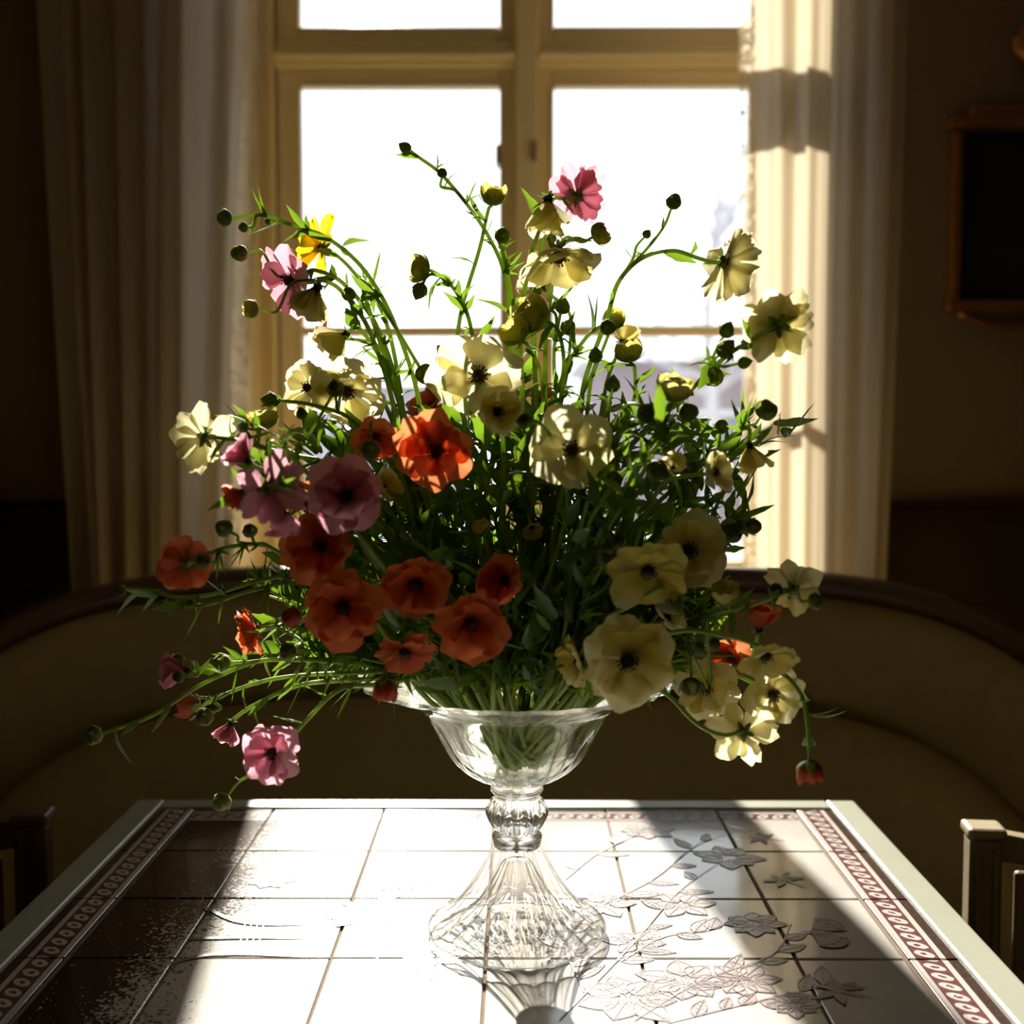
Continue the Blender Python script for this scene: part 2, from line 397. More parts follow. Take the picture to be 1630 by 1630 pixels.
def bare_tree(label, x, y, h, seed):
    r = random.Random(seed)
    t = thing('bare_tree', label, 'tree', (x, y, -0.6), 'bare trees outside the window')
    trunk = MB(); pts = [(0, 0, 0), (0.1, 0, h * 0.3), (0.0, 0.1, h * 0.55), (0.15, 0, h * 0.8), (0.1, 0.1, h)]
    trunk.tube(smoothpath(pts, 4), [0.16 * (1 - 0.85 * i / 16) for i in range(17)], 7)
    trunk.build('trunk', M['bark'], t, True)
    for k in range(16):
        z = h * r.uniform(0.28, 0.95); a = r.uniform(0, 2 * pi); ln = h * r.uniform(0.2, 0.42) * (1.15 - 0.6 * z / h)
        d = Vector((cos(a), sin(a), r.uniform(0.4, 1.0))).normalized()
        p0 = Vector((0.05, 0.03, z)); b = MB()
        pp = smoothpath([p0, p0 + d * ln * 0.5 + Vector((0, 0, -0.05 * ln)), p0 + d * ln], 4)
        b.tube(pp, [0.05 * (1 - 0.85 * i / 8) for i in range(9)], 5)
        for q in range(9):
            s0 = pp[r.randint(2, 7)]; dd_ = (d + Vector((r.uniform(-.8, .8), r.uniform(-.8, .8), r.uniform(-.3, .8)))).normalized()
            b.tube([s0, s0 + dd_ * ln * 0.22, s0 + dd_ * ln * 0.4 + Vector((0, 0, 0.05))], [0.018, 0.012, 0.004], 4)
        b.build('branch', M['bark'], t, True)
bare_tree('bare tree rising beside the right curtain, seen blurred outside the glass', 3.35, 21, 7.0, 3)
bare_tree('bare tree behind the mauve house roof, left of the taller tree by the curtain', 3.0, 34, 6.2, 5)
bare_tree('bare tree outside the left casement, behind the pale outbuilding', -5.0, 36, 6.0, 8)

# ------------------------------------------------------------------ curtains
def curtain(label, xo_t, xo_b, xi_t, xi_b, pleats, seed):
    r = random.Random(seed)
    t = thing('curtain', label, 'curtain', (0, 0, 0))
    zt_, zb_ = 2.66, 0.10; n = pleats * 14; rows = []
    ph = [r.uniform(-0.6, 0.6) for _ in range(pleats + 2)]; am = [r.uniform(0.012, 0.034) for _ in range(pleats + 2)]
    def pt(s, z):
        # the measured edges hold between z = 2.05 and z = 0.94
        u = (2.05 - z) / 1.11
        x0 = xo_t + (xo_b - xo_t) * u; x1 = xi_t + (xi_b - xi_t) * u
        k = (s + 0.06 * sin(s * 7 + seed) * sin(pi * s)) * pleats; i = max(0, int(min(k, pleats - 1))); fr = k - i
        a = am[i] * (1 - fr) + am[i + 1] * fr
        w_ = k * 2 * pi + ph[i] * (1 - fr) + ph[i + 1] * fr
        return (x0 + (x1 - x0) * s, 2.31 + a * (sin(w_) + 0.35 * sin(2.3 * w_ + 2 * ph[0])) + 0.007 * sin(z * 3 + s * 7), z)
    S1 = 0.90
    for q in range(15):
        z = zt_ + (zb_ - zt_) * q / 14
        rows.append([pt(S1 * j / n, z) for j in range(n + 1)])
    MB().grid(rows).build('curtain_cloth', M['curtain'], t, True)
    rows = []
    for q in range(15):
        z = zt_ + (zb_ - zt_) * q / 14
        rows.append([pt(S1 + (1 - S1) * j / 10, z) for j in range(11)])
    MB().grid(rows).build('lace_border', M['lace'], t, True)
    for k in range(pleats + 1):
        p = pt(min(0.99, k / pleats), zt_)
        MB().tube([(p[0] + 0.019 * cos(a), 2.335, 2.686 + 0.019 * sin(a)) for a in [2 * pi * i / 14 for i in range(15)]], 0.003, 6).build('curtain_ring', M['gilt'], t, True)
    return t
curtain('shaded ivory curtain with lace edge hanging left of the window', -0.908, -0.868, -0.472, -0.545, 5, 4)
curtain('sunlit ivory curtain with lace edge hanging right of the window', 0.742, 0.722, 0.418, 0.440, 4, 9)
rod = thing('curtain_rod', 'gilt curtain rod carrying both curtains above the window', 'curtain rod', (0, 2.335, 2.69))
MB().tube([(-1.1, 0, 0), (1.1, 0, 0)], 0.012, 12).build('pole', M['gilt'], rod, True)
for x in (-1.0, 1.0):
    MB().box(x - 0.01, x + 0.01, 0, 0.115, -0.012, 0.012).build('bracket', M['gilt'], rod, bevel=0.002)

# ------------------------------------------------------------------ gilt mirror on the right wall
mx = 1.09
mir = thing('wall_mirror', 'dark gilt-framed mirror with urn crest on the right wall', 'mirror', (mx, YW, 1.62))
zb_, zt_ = -0.155, 0.185; hw = 0.215
for (a, b, c, d) in ((-hw, -hw + 0.022, zb_, zt_), (hw - 0.022, hw, zb_, zt_)):
    MB().box(a, b, -0.028, 0, c, d).build('side_rail', M['gilt'], mir, bevel=0.006)
MB().box(-hw - 0.012, hw + 0.012, -0.045, 0, zt_, zt_ + 0.022).build('cornice', M['gilt'], mir, bevel=0.005)
MB().box(-hw + 0.03, hw - 0.03, -0.038, 0, zt_ + 0.022, zt_ + 0.045).build('crest_base', M['gilt'], mir, bevel=0.006)
MB().box(-hw - 0.008, hw + 0.008, -0.040, 0, zb_ - 0.022, zb_).build('bottom_rail', M['gilt'], mir, bevel=0.005)
sw = [(-hw + 0.02, -0.02, zb_ - 0.024), (-0.12, -0.02, zb_ - 0.05), (0, -0.02, zb_ - 0.042), (0.12, -0.02, zb_ - 0.05), (hw - 0.02, -0.02, zb_ - 0.024)]
MB().tube(smoothpath(sw, 6), 0.008, 8).build('swag', M['gilt'], mir, True)
MB().box(-hw + 0.02, hw - 0.02, -0.012, -0.006, zb_, zt_).build('mirror_glass', M['mirror'], mir)
u = MB().lathe([(0.0, 0), (0.05, 0), (0.05, 0.012), (0.03, 0.018), (0.018, 0.035), (0.03, 0.05), (0.075, 0.075), (0.105, 0.105), (0.11, 0.13), (0.095, 0.14), (0.09, 0.15), (0.09, 0.16), (0.03, 0.19), (0.012, 0.215), (0, 0.22)], 28)
u.v = [(x, y * 0.3 - 0.035, z + zt_ + 0.045) for (x, y, z) in u.v]
u.build('urn_crest', M['gilt'], mir, True)

# ------------------------------------------------------------------ settee wrapped round the far end of the table
set_ = thing('settee', 'curved olive settee with dark wooden top rail below the window', 'settee', (-0.02, 1.33, 0))
def plan(a, b, ang):
    e = 2 / 2.6; c, s = cos(ang), sin(ang)
    return (a * math.copysign(abs(c) ** e, c), b * abs(s) ** e)
def ztop(y): return 0.977 - 1.02 * min(0.40, max(0, 0.67 - y)) ** 2 - 0.35 * max(0, 0.30 - y)
NA = 60; angs = [pi * i / NA for i in range(NA + 1)]
def sweep(section, mat_, name, rows_n=None):
    rows = []
    for an in angs:
        rows.append([section(an, k) for k in section.ks])
    mb = MB().grid(rows, True)
    n = len(section.ks)
    mb.f.append(tuple(range(n))); mb.f.append(tuple(NA * n + j for j in reversed(range(n))))
    return mb.build(name, mat_, set_, True)
def sec(pts):
    """pts: list of (inset, function of top height) closed loop"""
    def f(an, k):
        ins, zf = pts[k]
        x, y = plan(0.88 - ins, 0.67 - ins, an)
        _, y0 = plan(0.88, 0.67, an)
        return (x, y, zf(ztop(y0)))
    f.ks = range(len(pts)); return f
rp = [(0.0 + 0.022 + 0.024 * cos(a), (lambda b: (lambda z: z - 0.022 + b))(0.022 * sin(a))) for a in [2 * pi * i / 12 for i in range(12)]]
sweep(sec(rp), M['wood'], 'top_rail')
bk = [(0.0, lambda z: z - 0.04), (0.0, lambda z: 0.30), (0.05, lambda z: 0.30), (0.075, lambda z: z - 0.30), (0.085, lambda z: z - 0.18), (0.07, lambda z: z - 0.08), (0.045, lambda z: z - 0.04)]
sweep(sec(bk), M['fabric'], 'backrest')
bc = [(0.075, lambda z: 0.46), (0.20, lambda z: 0.46), (0.215, lambda z: z - 0.40), (0.205, lambda z: z - 0.27), (0.175, lambda z: z - 0.215), (0.14, lambda z: z - 0.20), (0.10, lambda z: z - 0.212), (0.08, lambda z: z - 0.24)]
sweep(sec(bc), M['fabric'], 'back_cushion')
pp_ = []
for an in angs:
    x, y = plan(0.88 - 0.19, 0.75 - 0.19, an); _, y0 = plan(0.88, 0.67, an); pp_.append((x, y, ztop(y0) - 0.226))
MB().tube(pp_, 0.005, 8).build('piping', M['fabric'], set_, True)
def slab(ins, z0, z1, name, mt):
    lo = [(*plan(0.88 - ins, 0.67 - ins, an), z0) for an in angs]; hi = [(x, y, z1) for (x, y, _) in lo]
    mb = MB(); n = len(lo); mb.v = lo + hi
    mb.f = [(i, i + 1, n + i + 1, n + i) for i in range(n - 1)] + [(n - 1, 0, n, 2 * n - 1), tuple(reversed(range(n))), tuple(n + i for i in range(n))]
    return mb.build(name, mt, set_, False, 0.02)
slab(0.09, 0.34, 0.46, 'seat_cushion', M['fabric']); slab(0.03, 0.27, 0.34, 'seat_frame', M['wood'])
for (x, y) in ((-0.78, 0.06), (0.78, 0.06), (-0.6, 0.50), (0.6, 0.50)):
    MB().tube([(x, y, 0.29), (x, y, 0.15), (x, y, 0)], [0.026, 0.021, 0.015], 10).build('leg', M['wood'], set_, True)

# ------------------------------------------------------------------ tile-topped table
TX = -0.026; X0, X1, Y0, Y1 = TX - 0.4305, TX + 0.4305, 0.30, 1.403
tab = thing('tile_table', 'pale painted table topped with purple-painted white tiles', 'table', (0, 0, 0))
rw, gap = 0.034, 0.0012
m = MB()
m.box(X0, X0 + rw, Y0, Y1, TZ - 0.03, TZ + 0.002).build('side_rim', M['rim'], tab, bevel=0.003)
MB().box(X1 - rw, X1, Y0, Y1, TZ - 0.03, TZ + 0.002).build('side_rim', M['rim'], tab, bevel=0.003)
MB().box(X0 + rw, X1 - rw, Y1 - 0.031, Y1, TZ - 0.03, TZ + 0.002).build('end_rim', M['rim'], tab, bevel=0.003)
MB().box(X0 + rw, X1 - rw, Y0, Y0 + 0.031, TZ - 0.03, TZ + 0.002).build('end_rim', M['rim'], tab, bevel=0.003)
MB().box(X0 + rw, X1 - rw, Y0 + 0.031, Y1 - 0.031, TZ - 0.03, TZ - 0.0022).build('grout_bed', M['grout'], tab)
for nm, b in (('apron', (X0 + 0.05, X0 + 0.07, Y0 + 0.06, Y1 - 0.06)), ('apron', (X1 - 0.07, X1 - 0.05, Y0 + 0.06, Y1 - 0.06)),
              ('apron', (X0 + 0.06, X1 - 0.06, Y1 - 0.07, Y1 - 0.05)), ('apron', (X0 + 0.06, X1 - 0.06, Y0 + 0.05, Y0 + 0.07))):
    MB().box(*b, TZ - 0.13, TZ - 0.03).build(nm, M['rim'], tab, bevel=0.002)
for x in (X0 + 0.075, X1 - 0.075):
    for y in (Y0 + 0.075, Y1 - 0.075):
        MB().tube([(x, y, TZ - 0.03), (x, y, TZ - 0.14), (x, y, 0)], [0.030, 0.028, 0.016], 4).build('leg', M['rim'], tab)

def tile_mat():
    m, nt, out = mat('painted_glazed_tile')
    ge = N(nt, 'NewGeometry'); sp = N(nt, 'SeparateXYZ'); L(nt, ge.outputs['Position'], sp.inputs[0])
    n1 = N(nt, 'TexNoise', i_Scale=9.0, i_Detail=4.0); L(nt, ge.outputs['Position'], n1.inputs['Vector'])
    n2 = N(nt, 'TexNoise', i_Scale=330.0, i_Detail=3.0); L(nt, ge.outputs['Position'], n2.inputs['Vector'])
    # dense painted foliage fills the left-hand tiles and thins out in stipples to the right
    dens = math_(nt, 'MULTIPLY_ADD', sp.outputs['X'], -9.0, -2.05)
    dens = math_(nt, 'ADD', dens, math_(nt, 'MULTIPLY', math_(nt, 'SUBTRACT', n1.outputs['Fac'], 0.5), 1.5))
    dens = math_(nt, 'MINIMUM', math_(nt, 'ADD', dens, 0.0), 0.93)
    fol = math_(nt, 'GREATER_THAN', math_(nt, 'ADD', dens, math_(nt, 'MULTIPLY', math_(nt, 'SUBTRACT', n2.outputs['Fac'], 0.5), 2.2)), 0.5)
    n3 = N(nt, 'TexNoise', i_Scale=26.0, i_Detail=4.0); L(nt, ge.outputs['Position'], n3.inputs['Vector'])
    oi = N(nt, 'ObjectInfo')
    white = mixc(nt, n3.outputs['Fac'], (0.51, 0.475, 0.44), (0.60, 0.57, 0.535))
    hs = N(nt, 'HueSaturation'); L(nt, white, hs.inputs['Color']); L(nt, math_(nt, 'MULTIPLY_ADD', oi.outputs['Random'], 0.10, 0.94), hs.inputs['Value'])
    ink = mixc(nt, n2.outputs['Fac'], (0.018, 0.010, 0.010), (0.055, 0.03, 0.028))
    # a few brush-washed patches and pin specks on the white glaze
    sp2 = N(nt, 'TexVoronoi', i_Scale=30.0); L(nt, ge.outputs['Position'], sp2.inputs['Vector'])
    speck = math_(nt, 'LESS_THAN', sp2.outputs['Distance'], 0.022)
    col = mixc(nt, fol, hs.outputs[0], ink)
    col = mixc(nt, math_(nt, 'MULTIPLY', speck, 0.5), col, (0.2, 0.11, 0.07))
    b = N(nt, 'BsdfPrincipled', i_Roughness=0.13); L(nt, col, b.inputs['Base Color'])
    b.inputs['Coat Weight'].default_value = 0.4; b.inputs['Coat Roughness'].default_value = 0.06
    n4 = N(nt, 'TexNoise', i_Scale=14.0, i_Detail=3.0); L(nt, ge.outputs['Position'], n4.inputs['Vector'])
    bp = N(nt, 'Bump', i_Strength=0.22, i_Distance=0.003); L(nt, n4.outputs['Fac'], bp.inputs['Height']); L(nt, bp.outputs[0], b.inputs['Normal'])
    L(nt, b.outputs[0], out.inputs[0]); return m
M['tile'] = tile_mat()

def border_mat():
    """local x 0..0.042 across (0 = outside), local y along the edge"""
    m, nt, out = mat('painted_border_tile')
    tc = N(nt, 'TexCoord'); sp = N(nt, 'SeparateXYZ'); L(nt, tc.outputs['Object'], sp.inputs[0])
    x, y = sp.outputs['X'], sp.outputs['Y']
    def band(a, b): return math_(nt, 'MULTIPLY', math_(nt, 'GREATER_THAN', x, a), math_(nt, 'LESS_THAN', x, b))
    n2 = N(nt, 'TexNoise', i_Scale=240.0, i_Detail=3.0); L(nt, tc.outputs['Object'], n2.inputs['Vector'])
    ink = mixc(nt, n2.outputs['Fac'], (0.07, 0.025, 0.03), (0.22, 0.10, 0.10))
    dark = mixc(nt, n2.outputs['Fac'], (0.015, 0.01, 0.01), (0.12, 0.075, 0.06))
    # a chain of leaning ovals
    yy = math_(nt, 'ADD', y, math_(nt, 'MULTIPLY', x, 0.45))
    fy = math_(nt, 'SUBTRACT', math_(nt, 'FRACT', math_(nt, 'DIVIDE', yy, 0.0175)), 0.5)
    ex = math_(nt, 'DIVIDE', math_(nt, 'SUBTRACT', x, 0.0258), 0.0078)
    ey = math_(nt, 'DIVIDE', fy, 0.36)
    q = math_(nt, 'ADD', math_(nt, 'MULTIPLY', ex, ex), math_(nt, 'MULTIPLY', ey, ey))
    q = math_(nt, 'ADD', q, math_(nt, 'MULTIPLY', math_(nt, 'SUBTRACT', n2.outputs['Fac'], 0.5), 0.8))
    oval = math_(nt, 'MULTIPLY', math_(nt, 'LESS_THAN', q, 1.0), math_(nt, 'GREATER_THAN', q, 0.12))
    wht = (0.55, 0.50, 0.46)
    pat = mixc(nt, oval, ink, wht)
    col = mixc(nt, band(0.0155, 0.036), wht, pat)
    col = mixc(nt, band(-0.01, 0.0105), col, dark)
    col = mixc(nt, band(0.0405, 0.06), col, ink)
    b = N(nt, 'BsdfPrincipled', i_Roughness=0.15); L(nt, col, b.inputs['Base Color']); b.inputs['Coat Weight'].default_value = 0.4
    L(nt, b.outputs[0], out.inputs[0]); return m
M['border'] = border_mat()

xs = [TX - 0.351, TX - 0.26, TX - 0.13, TX, TX + 0.13, TX + 0.26, TX + 0.351]
ys = [1.332, 1.23, 1.10, 0.97, 0.84, 0.71, 0.58, 0.45, 0.373]
cache = {}
for j in range(len(ys) - 1):
    for i in range(len(xs) - 1):
        wx, wy = xs[i + 1] - xs[i], ys[j] - ys[j + 1]
        key = (round(wx, 4), round(wy, 4))
        if key not in cache:
            cache[key] = MB().box(-wx / 2 + gap, wx / 2 - gap, -wy / 2 + gap, wy / 2 - gap, -0.009, 0).mesh('tile', M['tile'], False)
        o = link('tile', cache[key], tab, 0.0012, ((xs[i] + xs[i + 1]) / 2, (ys[j] + ys[j + 1]) / 2, TZ - RND.uniform(0, 0.0004)))
        o.rotation_euler = (RND.gauss(0, 0.0012), RND.gauss(0, 0.0012), RND.gauss(0, 0.002))
bt = {}
def border_tile(x, y, ln, rz):
    k = round(ln, 4)
    if k not in bt: bt[k] = MB().box(0.0006, 0.042, gap, ln - gap, -0.009, 0).mesh('border_tile', M['border'], False)
    o = link('border_tile', bt[k], tab, 0.0008, (x, y, TZ - RND.uniform(0, 0.0003))); o.rotation_euler.z = rz
for j in range(len(ys) - 1):
    ln = ys[j] - ys[j + 1]
    border_tile(X0 + rw, ys[j + 1], ln, 0)
    border_tile(X1 - rw, ys[j], ln, pi)
for i in range(len(xs) - 1):
    ln = xs[i + 1] - xs[i]
    border_tile(xs[i], Y1 - 0.031, ln, -pi / 2)
    border_tile(xs[i + 1], Y0 + 0.031, ln, pi / 2)
for (x, y, rz) in ((X0 + rw, Y1 - 0.031 - 0.042, 0), (X1 - rw, Y1 - 0.031, pi), (X0 + rw, Y0 + 0.031, 0), (X1 - rw, Y0 + 0.031 + 0.042, pi)):
    border_tile(x, y, 0.042, rz)

# painted drawings on the glaze: flat brush strokes
ZP = TZ + 0.0006
LAYER = [0]
def stroke(mb, pts, w0, w1=None, per=5):
    w1 = w0 if w1 is None else w1
    LAYER[0] += 1; zz = ZP + 1.5e-7 * LAYER[0]
    q = smoothpath([(p[0], p[1], zz) for p in pts], per); n = len(q); rows = []
    for i, p in enumerate(q):
        t = (q[min(i + 1, n - 1)] - q[max(i - 1, 0)]); t.normalize(); s = Vector((-t.y, t.x, 0))
        f = i / (n - 1); wd = (w0 + (w1 - w0) * f) * (0.6 + 0.4 * sin(pi * f))
        rows.append([p + s * wd / 2, p - s * wd / 2])
    mb.grid(rows)
wash = MB()
def outline(mb, c, a, ln, wd, lw=0.0011, veins=4):
    """a leaf or petal outline drawn from c in direction a"""
    d = Vector((cos(a), sin(a))); s = Vector((-d.y, d.x)); c = Vector(c[:2])
    L_ = [c + d * ln * t + s * wd * sin(pi * t ** 0.8) * 0.5 for t in (0, .2, .4, .6, .8, 1)]
    R_ = [c + d * ln * t - s * wd * sin(pi * t ** 0.8) * 0.5 for t in (0, .2, .4, .6, .8, 1)]
    wash.quad([(q_.x, q_.y, TZ + 0.00016 + 1.5e-7 * LAYER[0]) for q_ in (R_ + L_[-2:0:-1])]); stroke(mb, L_, lw, per=3); stroke(mb, R_, lw, per=3); stroke(mb, [c, c + d * ln * 0.5, c + d * ln * 0.96], lw * 0.8, per=2)
    for k in range(veins):
        t = 0.2 + 0.6 * k / max(1, veins - 1)
        for sg in (1, -1):
            stroke(mb, [c + d * ln * t, c + d * ln * (t + 0.1) + s * sg * wd * 0.33 * sin(pi * t)], lw * 0.6, per=2)
def bloom_drawing(mb, c, r, n=7, seed=0):
    rr = random.Random(seed); c = Vector(c[:2])
    for k in range(n):
        a = 2 * pi * k / n + rr.uniform(-.2, .2); outline(mb, c + Vector((cos(a), sin(a))) * r * 0.2, a, r * rr.uniform(.7, 1), r * 0.62, veins=2)
    for k in range(10):
        a = 2 * pi * k / 10; stroke(mb, [c + Vector((cos(a), sin(a))) * r * .05, c + Vector((cos(a), sin(a))) * r * .24], 0.0008, per=2)
def tp(px, py): p = T(px, py); return (p.x, p.y)
ink = MB()
spray = [([(890, 1625), (1010, 1500), (1080, 1420), (1150, 1370)], 6), ([(1010, 1625), (1120, 1560), (1230, 1520), (1260, 1470)], 7),
         ([(1060, 1630), (1180, 1600), (1290, 1575), (1330, 1560)], 8), ([(960, 1440), (1040, 1400), (1110, 1345), (1165, 1325)], 5),
         ([(900, 1400), (950, 1360), (1000, 1335), (1030, 1322)], 4), ([(990, 1530), (1060, 1490), (1130, 1480), (1180, 1455)], 6),
         ([(930, 1580), (900, 1500), (930, 1440)], 5), ([(540, 1620), (600, 1540), (590, 1450), (640, 1400)], 6), ([(620, 1600), (680, 1520)], 3)]
rr = random.Random(21)
for pts, nl in spray:
    q = [tp(*p) for p in pts]; stroke(ink, q, 0.0022, 0.0012)
    pth = smoothpath([(a, b, 0) for a, b in q], 8)
    for k in range(nl):
        i = int((0.15 + 0.8 * k / nl) * (len(pth) - 1)); t = pth[min(i + 1, len(pth) - 1)] - pth[max(0, i - 1)]
        a = math.atan2(t.y, t.x) + rr.choice((-1, 1)) * rr.uniform(0.5, 1.1)
        outline(ink, pth[i], a, rr.uniform(0.022, 0.040), rr.uniform(0.009, 0.016))
for k, (px, py, r) in enumerate(((1085, 1440, .030), (1160, 1365, .034), (1030, 1322, .028), (1010, 1500, .026), (1090, 1560, .036), (1180, 1560, .030), (960, 1440, .028), (1000, 1590, .040), (1200, 1470, .026), (640, 1400, .030), (690, 1520, .028), (1265, 1600, .020), (560, 1460, .022), (430, 1400, .024))):
    bloom_drawing(ink, tp(px, py), r, 6 + k % 3, k)
for (px, py, a, s) in ((1255, 1403, -0.9, 1.0), (1345, 1580, -0.5, 1.1), (1220, 1335, -0.4, 0.9)):     # dragonflies
    c = Vector(tp(px, py)); d = Vector((cos(a), sin(a)))
    stroke(ink, [c - d * 0.022 * s, c, c + d * 0.022 * s], 0.004 * s, 0.002)
    for b in (1.1, -1.1, 2.0, -2.0): outline(ink, c - d * .006 * s, a + b, 0.022 * s, 0.007 * s, 0.0013, 3)
for (a, b, c_) in (((325, 1445), (390, 1470), (525, 1470)), ((300, 1495), (400, 1493), (520, 1494)), ((270, 1535), (340, 1520), (500, 1522))):  # fence-like trunks
    stroke(ink, [tp(*a), tp(*b), tp(*c_)], 0.006, 0.002)
for px in (378, 388, 398, 408):
    stroke(ink, [tp(px, 1520), tp(px + 6, 1495), tp(px + 13, 1468)], 0.0012)
ink.build('painted_flower_drawing', M['inkpale'], tab)['kind'] = 'stuff'
wash.build('painted_wash', M['wash'], tab)['kind'] = 'stuff'
bf = MB(); bo = MB(); c = Vector(tp(1290, 1484))
def wing(pts, mb, z):
    mb.quad([(p[0], p[1], z) for p in pts])
for sg in (1, -1):
    wpts = [c]; 
    for k in range(9):
        t = k / 8; ang = 0.22 * sg + sg * 1.15 * t
        wpts.append(c + Vector((cos(-0.15 + ang), sin(-0.15 + ang))) * (0.030 + 0.006 * sin(pi * t)))
    if sg < 0: wpts = [wpts[0]] + wpts[:0:-1]
    wing(wpts, bf, ZP); stroke(bo, [(p[0], p[1]) for p in wpts[1:]], 0.0022)
    for k in range(4):
        a = -0.15 + sg * (0.36 + 0.28 * k); q = c + Vector((cos(a), sin(a))) * 0.027
        bo.quad([(q.x + 0.0022 * cos(b), q.y + 0.0022 * sin(b), ZP + 0.0004) for b in [2 * pi * i / 8 for i in range(8)]])
        stroke(bo, [c, c + Vector((cos(a), sin(a))) * 0.022], 0.0012, per=2)
stroke(bo, [c - Vector((0.008, 0)), c + Vector((0.020, -0.003))], 0.004)
bf.build('painted_butterfly', M['inkpale'], tab); bo.build('painted_butterfly_outline', M['ink'], tab)['kind'] = 'stuff'

# ------------------------------------------------------------------ chairs beside the table
def chair(label, x, y, zt_, sgn, mt, rz):
    t = thing('chair', label, 'chair', (x, y, 0), None, rz)
    w_, d_ = 0.42, 0.40
    def bx(n, a, b, c, d, e, f, bev=0.004, par=t): return MB().box(min(a * sgn, b * sgn), max(a * sgn, b * sgn), c, d, e, f).build(n, M[mt], par, bevel=bev)
    for k, xx in enumerate((0.0, w_ - 0.034)):
        bx('back_post', xx, xx + 0.034, -0.03, 0.0, 0.0, zt_ - 0.012)
        bx('post_cap', xx - 0.003, xx + 0.037, -0.034, 0.004, zt_ - 0.012, zt_)
        for q in range(2):                       # grooved mouldings on the post face
            bx('post_moulding', xx + 0.005 + q * 0.018, xx + 0.011 + q * 0.018, -0.034, -0.03, 0.45, zt_ - 0.02, 0.001)
    rows = []
    for i in range(17):
        f = i / 16; xx = 0.03 + (w_ - 0.06) * f
        dip = 0.016 * min(1, f * 6, (1 - f) * 6) - 0.012 * sin(pi * f)
        zt2 = zt_ - 0.006 - dip
        rows.append([(xx * sgn, -0.026, zt2 - 0.03), (xx * sgn, -0.004, zt2 - 0.03), (xx * sgn, -0.004, zt2), (xx * sgn, -0.026, zt2)])
    MB().grid(rows, True).build('top_rail', M[mt], t, bevel=0.002)
    bx('lower_rail', 0.034, w_ - 0.034, -0.024, -0.006, 0.50, 0.53)
    bx('back_panel', 0.05, w_ - 0.05, -0.018, -0.008, 0.53, zt_ - 0.05)
    bx('seat_rail', 0.0, w_, -d_, -0.01, 0.38, 0.43)
    MB().box(min(0.01 * sgn, (w_ - .01) * sgn), max(0.01 * sgn, (w_ - .01) * sgn), -d_ + 0.01, -0.035, 0.43, 0.465).build('seat', M['fabric'], t, bevel=0.015)
    for xx in (0.0, w_ - 0.034): bx('leg', xx, xx + 0.034, -d_, -d_ + 0.034, 0, 0.38)
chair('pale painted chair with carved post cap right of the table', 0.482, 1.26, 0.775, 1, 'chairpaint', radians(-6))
chair('painted chair, its colour darkened for shadow, left of the table', -0.502, 1.26, 0.788, -1, 'chairshade', radians(6))

# ------------------------------------------------------------------ glass vase
VC = Vector((0.0, 1.02, TZ + 0.0012))
vase = thing('vase', 'clear ribbed glass footed vase holding the bouquet on the table', 'vase', VC)
def rib(zone):
    def f(i, ang):
        a, n = zone[i]; return 1 + a * cos(n * ang)
    return f
def dense(prof, per=4):
    q = smoothpath([(r, 0, z) for r, z in prof], per); return [(max(0.0002, p.x), p.z) for p in q]
foot_in = dense([(0.0002, 0.066), (0.012, 0.064), (0.0165, 0.056), (0.0245, 0.042), (0.037, 0.024), (0.058, 0.008), (0.069, 0.0)], 3)
foot_out = dense([(0.0745, 0.0), (0.0782, 0.004), (0.0775, 0.009), (0.0725, 0.012), (0.0585, 0.0200), (0.0415, 0.040), (0.030, 0.059), (0.0232, 0.072), (0.0195, 0.0775)], 3)
prof = foot_in + foot_out
zone = [(0.034, 22)] * len(foot_in) + [(0, 22)] * 9 + [(0.042, 22)] * (len(foot_out) - 9)
MB().lathe(prof, 176, rib(zone)).build('foot', M['foot'], vase, True)
kn = dense([(0.0002, 0.0775), (0.0195, 0.0777), (0.0218, 0.0835), (0.0218, 0.088), (0.018, 0.0915), (0.0225, 0.0975), (0.0262, 0.1075), (0.0235, 0.1175), (0.0185, 0.1225)], 4)
zn = [(0.0, 16) if z < 0.0915 else (0.055 * min(1, max(0, (0.1225 - z) * 120)), 16) for r, z in kn]
kn += dense([(0.0192, 0.1245), (0.0228, 0.1275), (0.0228, 0.131), (0.0205, 0.1335), (0.0002, 0.1338)], 3)
zn += [(0, 16)] * (len(kn) - len(zn))
MB().lathe(kn, 160, rib(zn)).build('knop', M['knop'], vase, True)
BO = [(0.0205, 0.1342), (0.0245, 0.1362), (0.036, 0.1405), (0.0525, 0.1534), (0.0655, 0.175), (0.0765, 0.193), (0.0880, 0.2055), (0.108, 0.2150), (0.137, 0.2255)]
bo_ = dense(BO, 5)
bi_ = dense([(0.1375, 0.2270), (0.1365, 0.2285), (0.108, 0.2180), (0.0865, 0.2082), (0.0738, 0.1945), (0.0628, 0.1765), (0.0498, 0.1562), (0.033, 0.1448), (0.016, 0.1425), (0.0002, 0.142)], 4)
zb = [(0.030 * max(0, min(1, (0.20 - z) / 0.03)) * min(1, (r - 0.02) / 0.01) + (0.012 * max(0, (z - 0.21) / 0.016) if z > 0.21 else 0), 28) for r, z in bo_] + [((0.010 * max(0, (z - 0.212) / 0.016)) if z > 0.212 else 0, 28) for r, z in bi_]
bw = MB().lathe([(0.0002, 0.1341)] + bo_ + bi_, 196, rib([(0, 28)] + zb)).build('bowl', M['glass'], vase, True)
bw.data.materials.append(M['wet'])
WZ = 0.2065
nb = 1 + len(bo_)
for p in bw.data.polygons:
    if min(p.vertices) >= nb * 196 and max(bw.data.vertices[i].co.z for i in p.vertices) < WZ: p.material_index = 1
